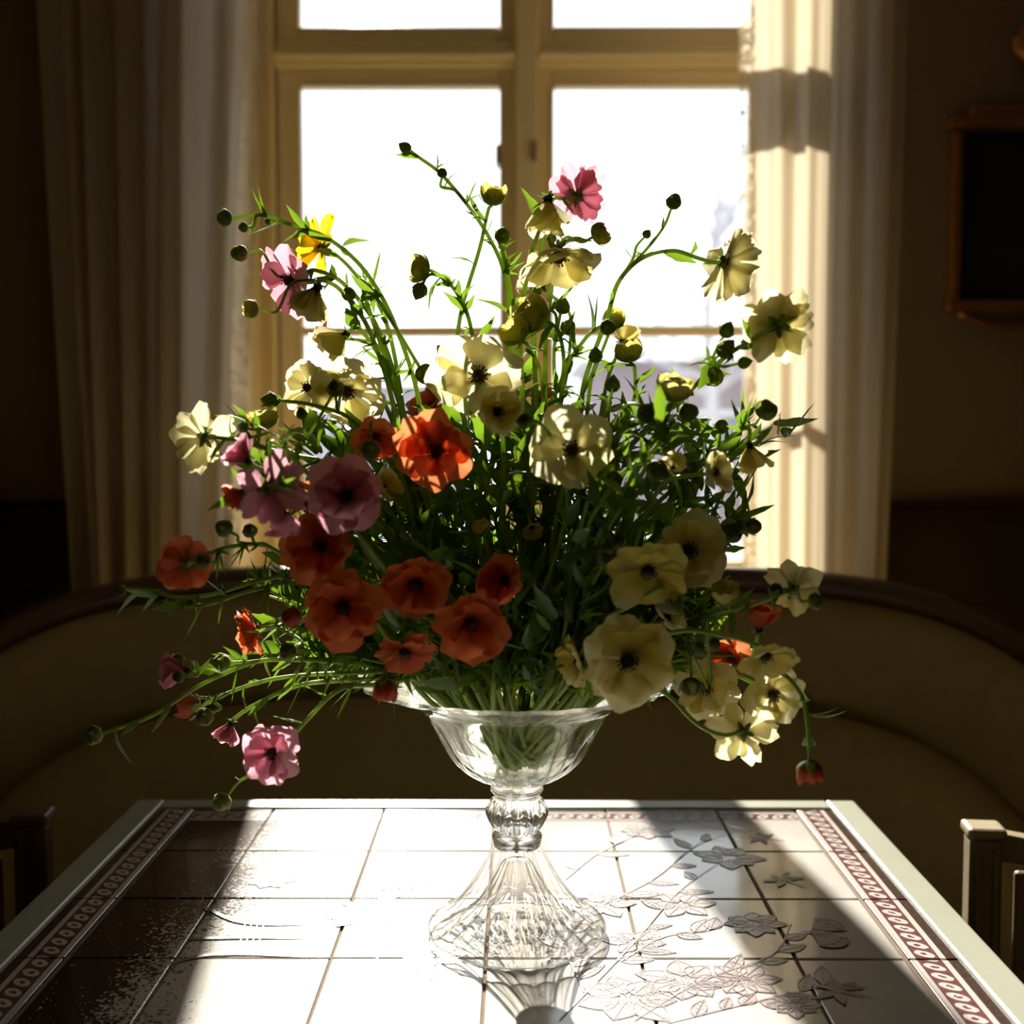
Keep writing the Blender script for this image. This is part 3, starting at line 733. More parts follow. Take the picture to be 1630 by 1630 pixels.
rw_ = max(bw.data.vertices[i].co.xy.length for p in bw.data.polygons if p.material_index == 1 for i in p.vertices)
zw_ = max(bw.data.vertices[i].co.z for p in bw.data.polygons if p.material_index == 1 for i in p.vertices)
MB().lathe([(rw_ + 0.0004, zw_ + 0.0006), (rw_ - 0.003, zw_), (rw_ * 0.5, zw_ - 0.0001), (0.0002, zw_ - 0.0001)], 96).build('water', M['water'], vase, True)
sd.cycles.is_caustics_light = True
for o in vase.children: o.cycles.is_caustics_caster = True
for o in tab.children: o.cycles.is_caustics_receiver = True

# ------------------------------------------------------------------ flowers: shared meshes
def petal_mesh(name, mt, seed, wid=0.46, ruff=0.05, notch=0.0, curl=0.16):
    r = random.Random(seed); nu, nv = 8, 8; rows = []
    p1, p2, p3 = r.uniform(0, 6), r.uniform(0, 6), r.uniform(0, 6); sk = r.uniform(-.06, .06)
    for i in range(nu + 1):
        t = i / nu; row = []
        hw = 0.07 + wid * (sin(min(1, t * 1.35) * pi / 2) ** 1.3)
        for j in range(nv + 1):
            s = -1 + 2 * j / nv
            tip = 0.30 * abs(s) ** 2.4 + notch * math.exp(-(s * 3) ** 2) + ruff * 0.7 * sin(s * 5 + p1)
            y = t * (1 - tip * t ** 1.5)
            x = s * hw * (1 - 0.10 * t ** 4) + sk * t * t
            z = curl * t * t * (1 if t < .7 else 1) - 0.16 * max(0, t - 0.7) ** 1.0 + 0.24 * s * s * hw + ruff * (sin(s * 6 + p2) * t ** 2 + 0.6 * sin(s * 11 + p3) * t ** 4)
            row.append((x, y, z))
        rows.append(row)
    return MB().grid(rows).mesh(name, M[mt])
PET = {c: [petal_mesh('petal', c, 10 * k + i, 0.42 + 0.03 * (i % 3), 0.045 + 0.02 * (i % 2), 0.08 if i % 3 == 0 else 0, 0.12 + 0.06 * (i % 2)) for i in range(6)]
       for k, c in enumerate(('cream', 'orange', 'pink', 'yellow'))}
PETN = {c: [petal_mesh('petal', c, 50 + 10 * k + i, 0.25 + 0.03 * i, 0.05, 0.10 * (i % 2), 0.08) for i in range(4)] for k, c in enumerate(('cream', 'orange', 'pink', 'yellow'))}

def leaf_mesh(seed, lobes):
    r = random.Random(seed); mb = MB()
    for a, ln, wd in lobes:
        rows = []; p = r.uniform(0, 6); bend = r.uniform(-.75, .25); side = r.uniform(-.38, .38)
        for i in range(8):
            t = i / 7; hw = wd * (sin(pi * min(1, (t * 0.93 + 0.05)) ** 0.75)) * (1 + 0.16 * sin(t * 13 + p))
            if i == 7: hw = 0.002
            y0 = ln * t; z = bend * t * t * ln; xo = side * t * t
            ca, sa = cos(a), sin(a)
            rows.append([(ca * (s * hw + xo) + sa * y0, -sa * (s * hw + xo) + ca * y0, z + 0.30 * abs(s) * hw) for s in (-1, 0, 1)])
        mb.grid(rows)
    return mb.mesh('leaf', M['leaf'])
LEAF = [leaf_mesh(1, [(0, 1, .15)]), leaf_mesh(2, [(0, 1, .13), (0.6, .66, .10), (-.55, .58, .10)]), leaf_mesh(3, [(0, 1, .18)]),
        leaf_mesh(4, [(0.1, 1, .12), (-.6, .7, .09)]), leaf_mesh(5, [(0, 1, .11), (.45, .8, .09), (-.42, .75, .09), (.95, .45, .07), (-.95, .4, .07)]), leaf_mesh(6, [(0, 1, .09)])]

def bud_mesh(name, mt, prof, ribs=5, amp=0.07):
    mb = MB().lathe([(r, z) for r, z in prof], 20, lambda i, a: 1 + amp * abs(cos(a * ribs / 2)) - amp / 2)
    mb.v = [(x, z, -y) for (x, y, z) in mb.v]          # axis along +Y
    return mb.mesh(name, M[mt])
BPROF = [(0.02, -0.05), (0.30, 0.0), (0.72, 0.22), (0.98, 0.65), (1.0, 1.0), (0.86, 1.45), (0.55, 1.85), (0.25, 2.12), (0.04, 2.3)]
RPROF = [(0.02, -0.05), (0.34, 0.0), (0.76, 0.22), (0.97, 0.62), (0.98, 1.0), (0.84, 1.4), (0.58, 1.75), (0.36, 1.95), (0.22, 1.9), (0.04, 1.8)]
BUD = {'c': bud_mesh('bud', 'bud', BPROF), 'f': bud_mesh('bud', 'bud', RPROF), 'o': None, 'r': bud_mesh('bud', 'bud_red', RPROF),
       'k': bud_mesh('bud', 'bud', RPROF, 3, 0.35)}
OPROF = [(0.02, 0.0), (0.4, 0.05), (0.72, 0.35), (0.82, 0.8), (0.78, 1.2), (0.62, 1.5), (0.45, 1.62), (0.3, 1.5), (0.1, 1.3)]
BUD['k'] = bud_mesh('bud', 'bud', OPROF, 3, 0.30)
BUD['o'] = bud_mesh('bud', 'bud_cream', OPROF, 6, 0.12); BUD['g'] = bud_mesh('bud', 'bud_cream', OPROF, 6, 0.10); BUD['q'] = bud_mesh('bud', 'bud_red', OPROF, 6, 0.14)
def sepal_mesh():
    rows = []
    for i in range(7):
        t = i / 6; hw = 0.34 * sin(pi * (0.12 + 0.88 * t)) ** 0.8 + 0.01
        ang = t * 1.55; y = 0.98 * (1 - cos(ang)) + 0.02 * t; rad = 1.05 * sin(min(ang, 1.35)) + 0.02
        rows.append([(s * hw, y + 0.25 * t, rad + 0.02 - 0.25 * s * s * hw) for s in (-1, -.5, 0, .5, 1)])
    return MB().grid(rows).mesh('sepal', M['sepal'])
SEP = sepal_mesh()
def wrap_mesh(seed, mt, A, flare):
    """a petal folded round a globe: axis +Y, foot at the origin, back towards +Z"""
    r = random.Random(seed); rows = []; p = r.uniform(0, 6)
    for i in range(8):
        t = i / 7; ang = t * A; W = 0.85 * sin(pi * (0.10 + 0.70 * t)) + 0.04; row = []
        for j in range(7):
            q = -1 + j / 3; az = q * W; tip = 0.10 * (sin(q * 4 + p) - abs(q) * 1.4) * t ** 3
            rr_ = sin(min(ang + tip * 0.4, pi)) * (1 + flare * t ** 4) + 0.03; y = (1 - cos(ang + tip)) * 1.02
            row.append((rr_ * sin(az), y, rr_ * cos(az)))
        rows.append(row)
    return MB().grid(rows).mesh('petal', M[mt])
WRAP = {'g': [wrap_mesh(k, 'budpetal', 2.35, 0.0) for k in range(3)], 'o': [wrap_mesh(k + 5, 'budpetal', 1.95, 0.12) for k in range(3)], 'q': [wrap_mesh(k + 9, 'budpetal_red', 1.95, 0.05) for k in range(3)]}

def centre_mesh():
    mb = MB().lathe([(0.002, 0.26), (0.07, 0.245), (0.12, 0.19), (0.135, 0.10), (0.11, 0.0), (0.002, -0.02)], 14)
    r = random.Random(5)
    for k in range(22):
        a = 2 * pi * k / 22 + r.uniform(-.1, .1); q = r.uniform(0.15, 0.22); h = r.uniform(0.14, 0.26)
        mb.tube([(0.12 * cos(a), 0.12 * sin(a), 0.05), (q * .8 * cos(a), q * .8 * sin(a), h * .8), (q * cos(a), q * sin(a), h)], [0.010, 0.010, 0.022], 4)
    mb.v = [(x, z, -y) for (x, y, z) in mb.v]
    return mb.mesh('blossom', M['centre'])
CEN = centre_mesh()
def calyx_mesh():
    mb = MB().lathe([(0.002, -0.10), (0.06, -0.10), (0.13, -0.03), (0.15, 0.03), (0.002, 0.05)], 10)
    mb.v = [(x, z, -y) for (x, y, z) in mb.v]
    for k in range(5):
        a = 2 * pi * k / 5; rows = []
        for i in range(5):
            t = i / 4; hw = 0.07 * sin(pi * (0.2 + 0.78 * t)) + 0.005; rad = 0.08 + 0.24 * t
            rows.append([(rad * cos(a) - s * hw * sin(a), -0.03 - 0.05 * t, rad * sin(a) + s * hw * cos(a)) for s in (-1, 0, 1)])
        mb.grid(rows)
    return mb.mesh('calyx', M['bud'])
CAL = calyx_mesh()

def put(name, me, parent, mtx):
    o = bpy.data.objects.new(name, me); COL.objects.link(o); o.parent = parent; o.matrix_local = mtx; return o

# ------------------------------------------------------------------ flowers: builders
STYLE = {  # layers of (petal count, opening angle from the axis in degrees, length factor, narrow)
    'flat': [(6, 78, 1.0, 0), (5, 60, 0.85, 0)],
    'full': [(6, 82, 1.0, 0), (6, 68, 0.92, 0), (5, 48, 0.7, 0)],
    'cup': [(5, 52, 1.0, 0), (5, 38, 0.9, 0)],
    'bell': [(5, 40, 1.05, 0), (4, 25, 0.95, 0)],
    'open': [(6, 84, 1.0, 0), (3, 70, 0.8, 0)],
    'lace': [(8, 80, 1.0, 1), (7, 62, 0.85, 1)],
    'star': [(6, 86, 1.0, 1), (3, 55, 0.8, 0)],
    'puff': [(7, 95, 0.9, 0), (7, 70, 0.95, 0), (6, 45, 0.75, 0)],
}
def direction(n): return Vector((n[0], -n[2], n[1])).normalized()

def throat(target, r):
    """where a stem leaves the vase on its way to target, and its foot in the water"""
    h = Vector((target.x - VC.x, target.y - VC.y, 0)); k = h.length
    hd = h.normalized() if k > 1e-4 else Vector((1, 0, 0))
    low = max(0.0, 1 - max(0, target.z - TZ - 0.22) / 0.25)
    rr = min(0.095, 0.015 + k * 0.30 + 0.055 * low) * r.uniform(0.8, 1.05)
    side = Vector((-hd.y, hd.x, 0)) * r.uniform(-0.015, 0.015)
    th = VC + hd * rr + side + Vector((0, 0, 0.236))
    foot = VC + hd * r.uniform(-0.018, 0.022) + side * 1.0 + Vector((0, 0, r.uniform(0.148, 0.160)))
    return foot, th

def stem_parts(root, path, rad, r, leaves, lmin=0.3, lmax=0.86, lsize=0.027):
    leaves = int(leaves * 1.5)
    n = len(path)
    rads = [rad * (1.25 - 0.45 * i / (n - 1)) for i in range(n)]
    MB().tube([p - root.location for p in path], rads, 7).build('stem', M['stem'], root, True)
    for k in range(leaves):
        t = lmin + (lmax - lmin) * (k + r.uniform(0, 0.9)) / max(1, leaves)
        i = min(n - 2, max(1, int(t * (n - 1)))); d = (path[i + 1] - path[i - 1]).normalized()
        a = Vector((r.gauss(0, 1), r.gauss(0, 1), r.gauss(0, 1))); a = (a - d * a.dot(d)).normalized()
        ld = (d * r.uniform(0.3, 1.1) + a).normalized(); up = (d - a * 0.5)
        put('leaf', r.choice(LEAF), root, frame(ld, up, lsize * r.uniform(0.65, 1.35), path[i] - root.location))

def stalk_and_bud(root, path, spec, r):
    px, py, d, rp, kind = spec[:5]
    bp = P(px, py, d); R_ = rp * d / F
    ax = direction(spec[5]) if len(spec) > 5 and spec[5] else None
    n = len(path)
    if path:
        lim = max(3, int(n * 0.97)); i0 = int(n * 0.30)
        bi = min(range(i0, lim), key=lambda i: (path[i] - bp).length + 0.0)
        bi = max(i0, bi - max(2, int(n * 0.10)))
        p0 = path[bi]; d0 = (path[min(bi + 1, n - 1)] - path[bi - 1]).normalized()
        ln = (bp - p0).length
        if ax is None: ax = ((bp - p0).normalized() * 0.8 + d0 * 0.2 + Vector((0, 0, 0.15))).normalized()
        base = bp - ax * R_ * 1.05
        q = smoothpath([p0, p0 + d0 * ln * 0.25 + (base - p0) * 0.22, base - ax * ln * 0.22, base], 6)
        MB().tube([p - root.location for p in q], [0.0015 - 0.0004 * i / len(q) for i in range(len(q))], 6).build('stalk', M['stem'], root, True)
        if ln > 0.03:
            for k in range(r.choice((1, 2))):
                i = r.randint(3, len(q) - 6); dd = (q[i + 1] - q[i]).normalized(); a = Vector((r.gauss(0, 1), r.gauss(0, 1), r.gauss(0, 1)))
                put('leaf', LEAF[r.choice((0, 3, 5))], root, frame(dd * 0.7 + a.normalized(), dd, r.uniform(0.012, 0.022), q[i] - root.location))
    else:
        base = bp - ax * R_ * 1.05
    bud(root, base, ax, R_, kind, r)

def bud(root, base, ax, R_, kind, r):
    up = Vector((r.gauss(0, 1), r.gauss(0, 1), r.gauss(0, 1)))
    o = put('bud', BUD[kind], root, frame(ax, up, (R_, R_ * r.uniform(0.9, 1.05), R_), base - root.location))
    if kind in WRAP:
        for k in range(7):
            a = 2 * pi * k / 3.5 + r.uniform(-.2, .2); sc = 1.12 - 0.03 * (k // 2) 
            put('petal', r.choice(WRAP[kind]), o, Matrix.Rotation(a, 4, 'Y') @ Matrix.Diagonal((sc, sc * r.uniform(0.9, 1.02) * (1.35 if kind == 'q' else 1.12 if kind == 'o' else 1), sc, 1)))
    if R_ > 0.0052:
        for k in range(5):
            a = 2 * pi * k / 5 + 0.3
            m_ = Matrix.Rotation(a, 4, 'Y') @ Matrix.Diagonal(((1.18, 0.60 + 0.25 * r.random(), 1.18, 1) if kind in WRAP else (1.10, 0.95 + 0.25 * r.random(), 1.10, 1)))
            put('sepal', SEP, o, m_)
    return o

FRONT = []
def blossom(root, pos, n, R_, col, style, r):
    if n.y < -0.6: FRONT.append((pos, R_, root))
    up = Vector((r.gauss(0, 1), r.gauss(0, 1), r.gauss(0, 1)))
    b = put('blossom', CEN, root, frame(n, up, R_ * 1.05, pos - root.location))
    put('calyx', CAL, b, Matrix.Translation((0, -0.04, 0)))
    off = 0
    for (cnt, op, lf, nar) in STYLE[style]:
        off += r.uniform(0.3, 0.8)
        for k in range(cnt):
            a = 2 * pi * (k + off) / cnt + r.gauss(0, 0.10); th = radians(op + r.gauss(0, 8))
            rad = Vector((cos(a), 0, sin(a))); axv = Vector((0, 1, 0))
            out = rad * sin(th) + axv * cos(th); upv = axv * sin(th) - rad * cos(th)
            me = r.choice((PETN if nar else PET)[col])
            sc = lf * r.uniform(0.86, 1.08) / 1.05
            put('petal', me, b, frame(out, upv, (sc * r.uniform(0.9, 1.12), sc, sc), rad * 0.08 + axv * (0.02 + 0.02 * lf)))
    return b

def flower(label, px, py, d, rp, col, n, style, via=(), buds=(), leaves=4, seed=None):
    r = random.Random(seed if seed is not None else hash((px, py)) & 0xffff)
    pos = P(px, py, d); R_ = rp * d / F; nn = direction(n)
    foot, th = throat(pos, r)
    root = thing('ranunculus', label, 'flower', foot)
    pts = [foot, th]
    if via:
        pts += [P(*v) for v in via]
    else:
        k = (pos - th); ap = pos - nn * min(0.05, 0.35 * k.length)
        if k.length > 0.09:
            mid = th.lerp(ap, 0.5) + Vector((0, 0, 0.05 * math.hypot(k.x, k.y) + 0.006)); pts.append(mid)
        pts.append(ap)
    pts.append(pos - nn * R_ * 0.10)
    path = smoothpath(pts, 8)
    stem_parts(root, path, 0.00190, r, leaves, 0.3, 0.70 if n[2] > 0.7 else 0.86)
    blossom(root, pos, nn, R_, col, style, r)
    for b in buds: stalk_and_bud(root, path, b, r)

def budstem(label, px, py, d, rp, kind, ax=None, via=(), buds=(), leaves=4, group=None):
    r = random.Random(int(px * 7 + py * 13)); pos = P(px, py, d); R_ = rp * d / F
    foot, th = throat(pos, r)
    root = thing('ranunculus_bud', label, 'flower bud', foot, group)
    pts = [foot, th]
    if via: pts += [P(*v) for v in via]
    else:
        k = pos - th; pts.append(th.lerp(pos, 0.5) + Vector((0, 0, 0.06 * math.hypot(k.x, k.y) + 0.006)))
    last = pts[-1]
    axv = direction(ax) if ax else ((pos - last).normalized())
    base = pos - axv * R_ * 1.05
    if ax and not via: pts.append(base - axv * 0.03)
    pts.append(base)
    path = smoothpath(pts, 8)
    stem_parts(root, path, 0.00175, r, leaves)
    bud(root, base, axv, R_, kind, r)
    for b in buds: stalk_and_bud(root, path, b, r)

# ------------------------------------------------------------------ the bouquet (where each bloom sits in the room)
B = []  # nothing here is instanced: every bloom below is its own object with its own stem, leaves and petals
# --- top of the bouquet
flower('pink ranunculus seen from behind, topmost bloom before the right casement', 918, 312, 1.13, 50, 'pink', (.45, .35, -.8), 'lace', [(850, 560, 1.06), (862, 400, 1.08), (878, 320, 1.08), (900, 316, 1.10)], leaves=3)
flower('nodding cream ranunculus touching the topmost pink bloom', 872, 318, 1.03, 56, 'cream', (-.05, -.9, .12), 'bell', [(828, 560, 1.02), (842, 420, 1.02), (868, 340, 1.04), (876, 306, 1.035)], leaves=3)
flower('large cream ranunculus with drooping spread petals just below the two topmost blooms', 888, 402, 1.01, 70, 'cream', (.08, -.72, .30), 'flat', [(868, 560, 1.02), (880, 440, 1.04), (888, 385, 1.03)], [(958, 371, 1.03, 16, 'g', (.8, .35, .1)), (878, 378, 1.05, 8, 'c')], 4)
flower('cream ranunculus in side view on a long arched stem against the right curtain', 1152, 416, .97, 64, 'cream', (.78, -.12, -.5), 'lace', [(925, 640, 1.04), (968, 500, 1.04), (985, 448, 1.04), (1020, 412, 1.02), (1070, 399, .99), (1115, 412, .965), (1138, 418, .955)], [(1073, 320, 1.02, 12, 'f', (.35, .9, 0)), (1030, 372, 1.03, 7, 'c', (.6, .7, 0))], 2)
flower('cream ranunculus seen from behind with dark calyx, rightmost of the upper blooms', 1238, 518, .87, 62, 'cream', (.15, .10, -.95), 'lace', [(1000, 720, 1.03), (1080, 640, 1.0), (1150, 572, .93), (1205, 535, .875), (1230, 520, .85)], [(1157, 525, .94, 12, 'c', (.4, .8, .1)), (1155, 555, .92, 15, 'c', (.6, .6, 0)), (1185, 577, .92, 10, 'c', (.95, .2, 0)), (1135, 600, .95, 15, 'g', (-.1, -.6, .4))], 7)
flower('bright yellow ranunculus behind the pink bloom at upper left', 512, 395, 1.12, 50, 'yellow', (-.75, .25, -.3), 'star', [(640, 640, 1.08), (610, 500, 1.10), (560, 430, 1.11), (530, 402, 1.115)], leaves=3)
flower('pink ranunculus with dark centre facing left, upper left beside the curtain lace', 465, 445, 1.03, 58, 'pink', (-.45, -.25, .55), 'open', [(640, 650, 1.03), (600, 520, 1.05), (545, 450, 1.05), (500, 430, 1.045), (480, 438, 1.04)], [(380, 403, 1.03, 13, 'f', (-.95, -.1, 0)), (555, 467, 1.02, 11, 'f', (-.2, .9, 0))], 5)
flower('nodding cream ranunculus hanging under the upper left pink bloom', 505, 458, 1.00, 54, 'cream', (-.42, -.8, .12), 'bell', [(625, 640, 1.01), (585, 520, 1.02), (540, 460, 1.02), (512, 446, 1.01)], [(398, 492, 1.02, 13, 'g', (-.95, .1, 0))], 4)
flower('narrow cream ranunculus in side view below the nodding cream one at upper left', 550, 532, 1.03, 48, 'cream', (-.75, -.5, .2), 'bell', [(640, 660, 1.02), (605, 570, 1.03), (568, 520, 1.03)], [(570, 585, 1.01, 11, 'c', (-.2, .9, 0))], 4)
flower('small coral ranunculus peeping out left of the narrow cream one', 520, 535, 1.06, 26, 'orange', (-.8, .2, .1), 'lace', leaves=2)
flower('sunlit white-cream ranunculus facing left before the lower left window pane', 492, 618, .98, 46, 'cream', (-.35, .15, .6), 'open', leaves=3, via=[(640, 720, 1.05), (560, 640, 1.01), (510, 618, 1.0)])
flower('broad pale cream ranunculus beside the sunlit white-cream one at left', 552, 620, .965, 62, 'cream', (.10, -.45, .65), 'open', [(640, 720, 1.04), (600, 620, 1.0), (560, 598, .99)], [(533, 618, .93, 13, 'c', (-.1, .95, 0)), (480, 658, .94, 9, 'c', (-.2, .9, 0))], 4)
flower('big cream ranunculus with dark centre in the middle, petals spread upward', 762, 600, .95, 72, 'cream', (-.02, .22, .9), 'open', [(775, 760, 1.0), (765, 660, 1.0), (764, 610, .985)], [(704, 557, 1.0, 10, 'c', (-.7, .6, 0))], 3)
flower('cup-shaped yellow-cream ranunculus overlapping the big middle cream bloom', 790, 655, .89, 54, 'cream', (.30, .0, .9), 'cup', [(800, 800, .96), (800, 700, .94), (786, 658, .92)], leaves=3, seed=4)
flower('half-hidden cream ranunculus behind the two yellow globe buds', 862, 455, 1.12, 42, 'cream', (-.3, .3, .3), 'cup', leaves=3)
flower('cream ranunculus half hidden behind an opening bud, right of the window post', 990, 545, 1.10, 34, 'cream', (.2, .5, -.3), 'cup', leaves=3)
# --- middle left
flower('large coral ranunculus with dark centre in the middle below the cream pair', 695, 720, .88, 66, 'orange', (-.1, .1, .9), 'flat', [(760, 850, .97), (720, 760, .96), (697, 722, .91)], leaves=1, seed=11)
flower('coral ranunculus partly hidden behind the big middle cream bloom', 690, 648, 1.06, 40, 'orange', (-.3, .3, .3), 'flat', leaves=2)
flower('coral ranunculus hung over by a green bud, left of the large coral bloom', 597, 692, .92, 46, 'orange', (.15, -.45, .45), 'flat', [(660, 780, .99), (640, 700, .96), (605, 668, .945)], [(590, 718, .88, 16, 'f', (0, -.9, .2))], 4)
flower('large mauve-pink ranunculus with dark centre, left of the middle', 552, 790, .84, 68, 'pink', (.04, .08, .95), 'flat', [(700, 900, .95), (600, 830, .93), (555, 794, .875)], leaves=3, seed=6)
flower('dark orange ranunculus under the large mauve-pink bloom', 512, 870, .90, 60, 'orange', (-.12, .05, .9), 'flat', [(690, 940, .96), (580, 890, .96), (518, 872, .93)], leaves=3, seed=3)
flower('orange ranunculus with fanned petals below the dark orange one', 548, 965, .87, 66, 'orange', (0, -.12, .9), 'flat', [(690, 990, .95), (600, 970, .93), (550, 960, .90)], leaves=3, seed=12)
flower('orange ranunculus lit along its top, centre left of the foliage', 662, 928, .88, 62, 'orange', (0, -.25, .9), 'flat', [(730, 970, .95), (690, 920, .93), (664, 920, .91)], leaves=3, seed=14)
flower('deep orange ranunculus at the centre above the vase, narrow in outline', 808, 925, .86, 56, 'orange', (-.35, .05, .8), 'cup', [(800, 990, .93), (812, 930, .90)], leaves=2, seed=15)
flower('orange ranunculus overhanging the vase rim below the deep orange one', 748, 990, .84, 64, 'orange', (.15, -.20, .85), 'flat', [(770, 1010, .93), (755, 980, .89)], leaves=2, seed=16)
flower('drooping red-orange ranunculus with notched petals by the left vase rim', 645, 1035, .87, 54, 'orange', (.05, -.5, .6), 'star', [(720, 1040, .95), (670, 1005, .92), (648, 1012, .89)], [(613, 1098, .86, 18, 'q', (0, -.9, .2))], 3, seed=17)
flower('small ragged orange ranunculus in side view low at left', 408, 1000, .98, 44, 'orange', (-.65, -.25, .25), 'puff', [(610, 1040, .98), (500, 1000, .99), (440, 990, .98)], [(462, 983, .92, 17, 'r', (-.3, .2, .8)), (457, 1038, .92, 14, 'f', (-.3, -.2, .8))], 5)
flower('ragged coral ranunculus seen from behind, leftmost coral bloom', 298, 897, .905, 48, 'orange', (-.45, -.05, -.75), 'puff', [(620, 980, .99), (480, 905, .95), (420, 868, .92), (360, 872, .90), (318, 888, .885)], [(325, 893, .88, 13, 'f', (.4, .1, .6)), (355, 840, .90, 14, 'f', (-.7, .4, 0)), (397, 843, .91, 12, 'f', (-.3, .8, 0))], 5)
flower('small pink ranunculus uppermost of the pink and coral cluster at left', 396, 735, .84, 46, 'pink', (-.45, .45, .1), 'cup', [(620, 860, 1.0), (500, 780, .92), (420, 750, .85)], leaves=3)
flower('pale pink ranunculus seen from behind in the cluster at left', 428, 775, .82, 60, 'pink', (.15, -.30, -.75), 'star', [(620, 880, .98), (520, 800, .90), (450, 775, .805)], leaves=3)
flower('coral ranunculus bud-like in the pink cluster at left', 386, 782, .83, 32, 'orange', (-.5, -.3, .3), 'cup', [(600, 880, 1.0), (480, 800, .92), (410, 785, .845)], leaves=2)
flower('small salmon ranunculus between the pink cluster and the mauve-pink bloom', 482, 802, .89, 36, 'orange', (.3, .3, .5), 'cup', leaves=2)
flower('small pink ranunculus drooping below the pink cluster at left', 450, 812, .83, 44, 'pink', (.15, -.8, .2), 'bell', leaves=2)
flower('white-cream ranunculus seen from behind, leftmost cream bloom', 325, 697, .91, 56, 'cream', (-.62, .10, -.62), 'star', [(640, 850, .97), (540, 745, .94), (450, 722, .915), (380, 702, .90), (345, 697, .90)], [(418, 662, .94, 21, 'o', (-.2, .9, .1)), (385, 680, .93, 10, 'f', (-.9, .2, 0)), (388, 697, .92, 11, 'f', (-.8, -.1, .3)), (430, 708, .94, 8, 'f', (-.7, .2, 0))], 5)
# --- low left
flower('pink ranunculus with dark centre hanging lowest at left over the table', 434, 1197, .90, 54, 'pink', (-.12, .0, .92), 'flat', [(600, 1090, .97), (540, 1098, .95), (485, 1150, .94), (450, 1190, .93)], [(352, 1278, .92, 15, 'f', (-.6, -.7, .1))], 3, seed=8)
flower('small dusty pink ranunculus in side view above the lowest pink bloom', 368, 1150, .97, 34, 'pink', (-.25, -.7, .2), 'bell', [(600, 1080, .99), (480, 1090, .98), (400, 1125, .98)], leaves=4)
flower('shaded pink ranunculus behind the buds low at far left', 298, 1068, 1.0, 46, 'pink', (-.7, .05, .1), 'cup', [(600, 1060, 1.01), (450, 1050, 1.02), (340, 1062, 1.03)], [(352, 1055, .99, 14, 'f', (-.9, 0, .2)), (283, 1050, 1.0, 10, 'f', (-.9, .1, 0)), (283, 1077, .98, 10, 'f', (-.9, 0, .2))], 5)
flower('small cream ranunculus showing as a sliver behind the mauve-pink bloom', 606, 775, .94, 34, 'cream', (.3, .1, .3), 'cup', leaves=2)
# --- right
flower('large cream ranunculus with folded upper petal, right of the middle', 912, 716, .87, 68, 'cream', (-.25, .12, .85), 'open', [(880, 860, .96), (905, 750, .93), (915, 718, .90)], leaves=3, seed=19)
flower('cream ranunculus with a rolled lower petal, right side above the biggest bloom', 1030, 905, .86, 66, 'cream', (.10, -.42, .8), 'open', [(920, 990, .95), (990, 910, .93), (1025, 890, .90)], leaves=3, seed=20)
flower('round cream ranunculus with dark centre behind the one with the rolled petal', 1096, 876, .92, 64, 'cream', (.08, .08, .92), 'flat', [(930, 990, .97), (1030, 900, .98), (1090, 874, .96)], leaves=3, seed=21)
flower('biggest cream ranunculus in full front view overhanging the right vase rim', 998, 1050, .83, 80, 'cream', (.05, -.05, .95), 'flat', [(900, 1040, .94), (960, 1040, .90), (995, 1048, .87)], leaves=2, seed=22)
flower('cream ranunculus in side view half hidden left of the biggest cream bloom', 925, 1052, .90, 46, 'cream', (-.75, -.15, .3), 'flat', leaves=1)
flower('cup-shaped cream ranunculus in side view low on the right curtain', 1193, 708, .90, 42, 'cream', (.2, -.75, -.1), 'bell', [(960, 900, 1.0), (1080, 770, 1.0), (1170, 690, .92), (1192, 682, .905)], [(1222, 648, .90, 20, 'k', (.5, .7, .1)), (1148, 678, .94, 12, 'f', (.1, .95, 0))], 2)
flower('pale cream ranunculus behind the buds at right, lit from the window', 1135, 752, .88, 38, 'cream', (.3, .1, .3), 'flat', leaves=2)
flower('small cream ranunculus tucked behind two dark buds at right', 1072, 748, .90, 26, 'cream', (-.1, .4, .4), 'cup', leaves=2)
flower('cream ranunculus seen from behind, far right above the coral one', 1262, 938, .88, 50, 'cream', (.35, .15, -.65), 'star', [(950, 1020, .99), (1080, 985, .93), (1170, 970, .90), (1220, 955, .875), (1250, 942, .865)], [(1235, 938, .85, 12, 'f', (.2, .9, 0)), (1300, 957, .87, 13, 'f', (.95, 0, .1)), (1155, 943, .89, 19, 'o', (-.2, .8, .3))], 5)
flower('cup-shaped coral ranunculus at far right under the far right cream bloom', 1208, 1003, .93, 42, 'orange', (.08, .9, .1), 'bell', [(950, 1040, 1.0), (1100, 1040, .96), (1195, 1040, .94)], leaves=2)
flower('coral ranunculus half hidden between two cream blooms at lower right', 1165, 1045, .95, 36, 'orange', (-.3, .0, .4), 'flat', leaves=1)
flower('drooping cream ranunculus with shaded petals at lower right, before the coral one', 1218, 1040, .83, 52, 'cream', (.12, -.55, .55), 'open', [(960, 1050, .96), (1080, 1005, .90), (1170, 1015, .86), (1212, 1030, .855)], leaves=2, seed=25)
flower('yellow-cream ranunculus with a hanging bud before it, lower right', 1122, 1094, .93, 52, 'cream', (-.02, -.08, .92), 'flat', [(960, 1070, .98), (1060, 1070, .96), (1115, 1090, .96)], [(1100, 1098, .88, 19, 'k', (0, -.95, .1)), (1113, 1033, .88, 10, 'f', (-.2, -.6, .3)), (1138, 1027, .89, 10, 'f', (.2, -.6, .3))], 4, seed=26)
flower('sunlit white-cream ranunculus with dark centre at lower right', 1228, 1104, .905, 50, 'cream', (.18, -.10, .85), 'open', [(980, 1060, 1.0), (1130, 1060, .96), (1215, 1095, .94)], leaves=2, seed=27)
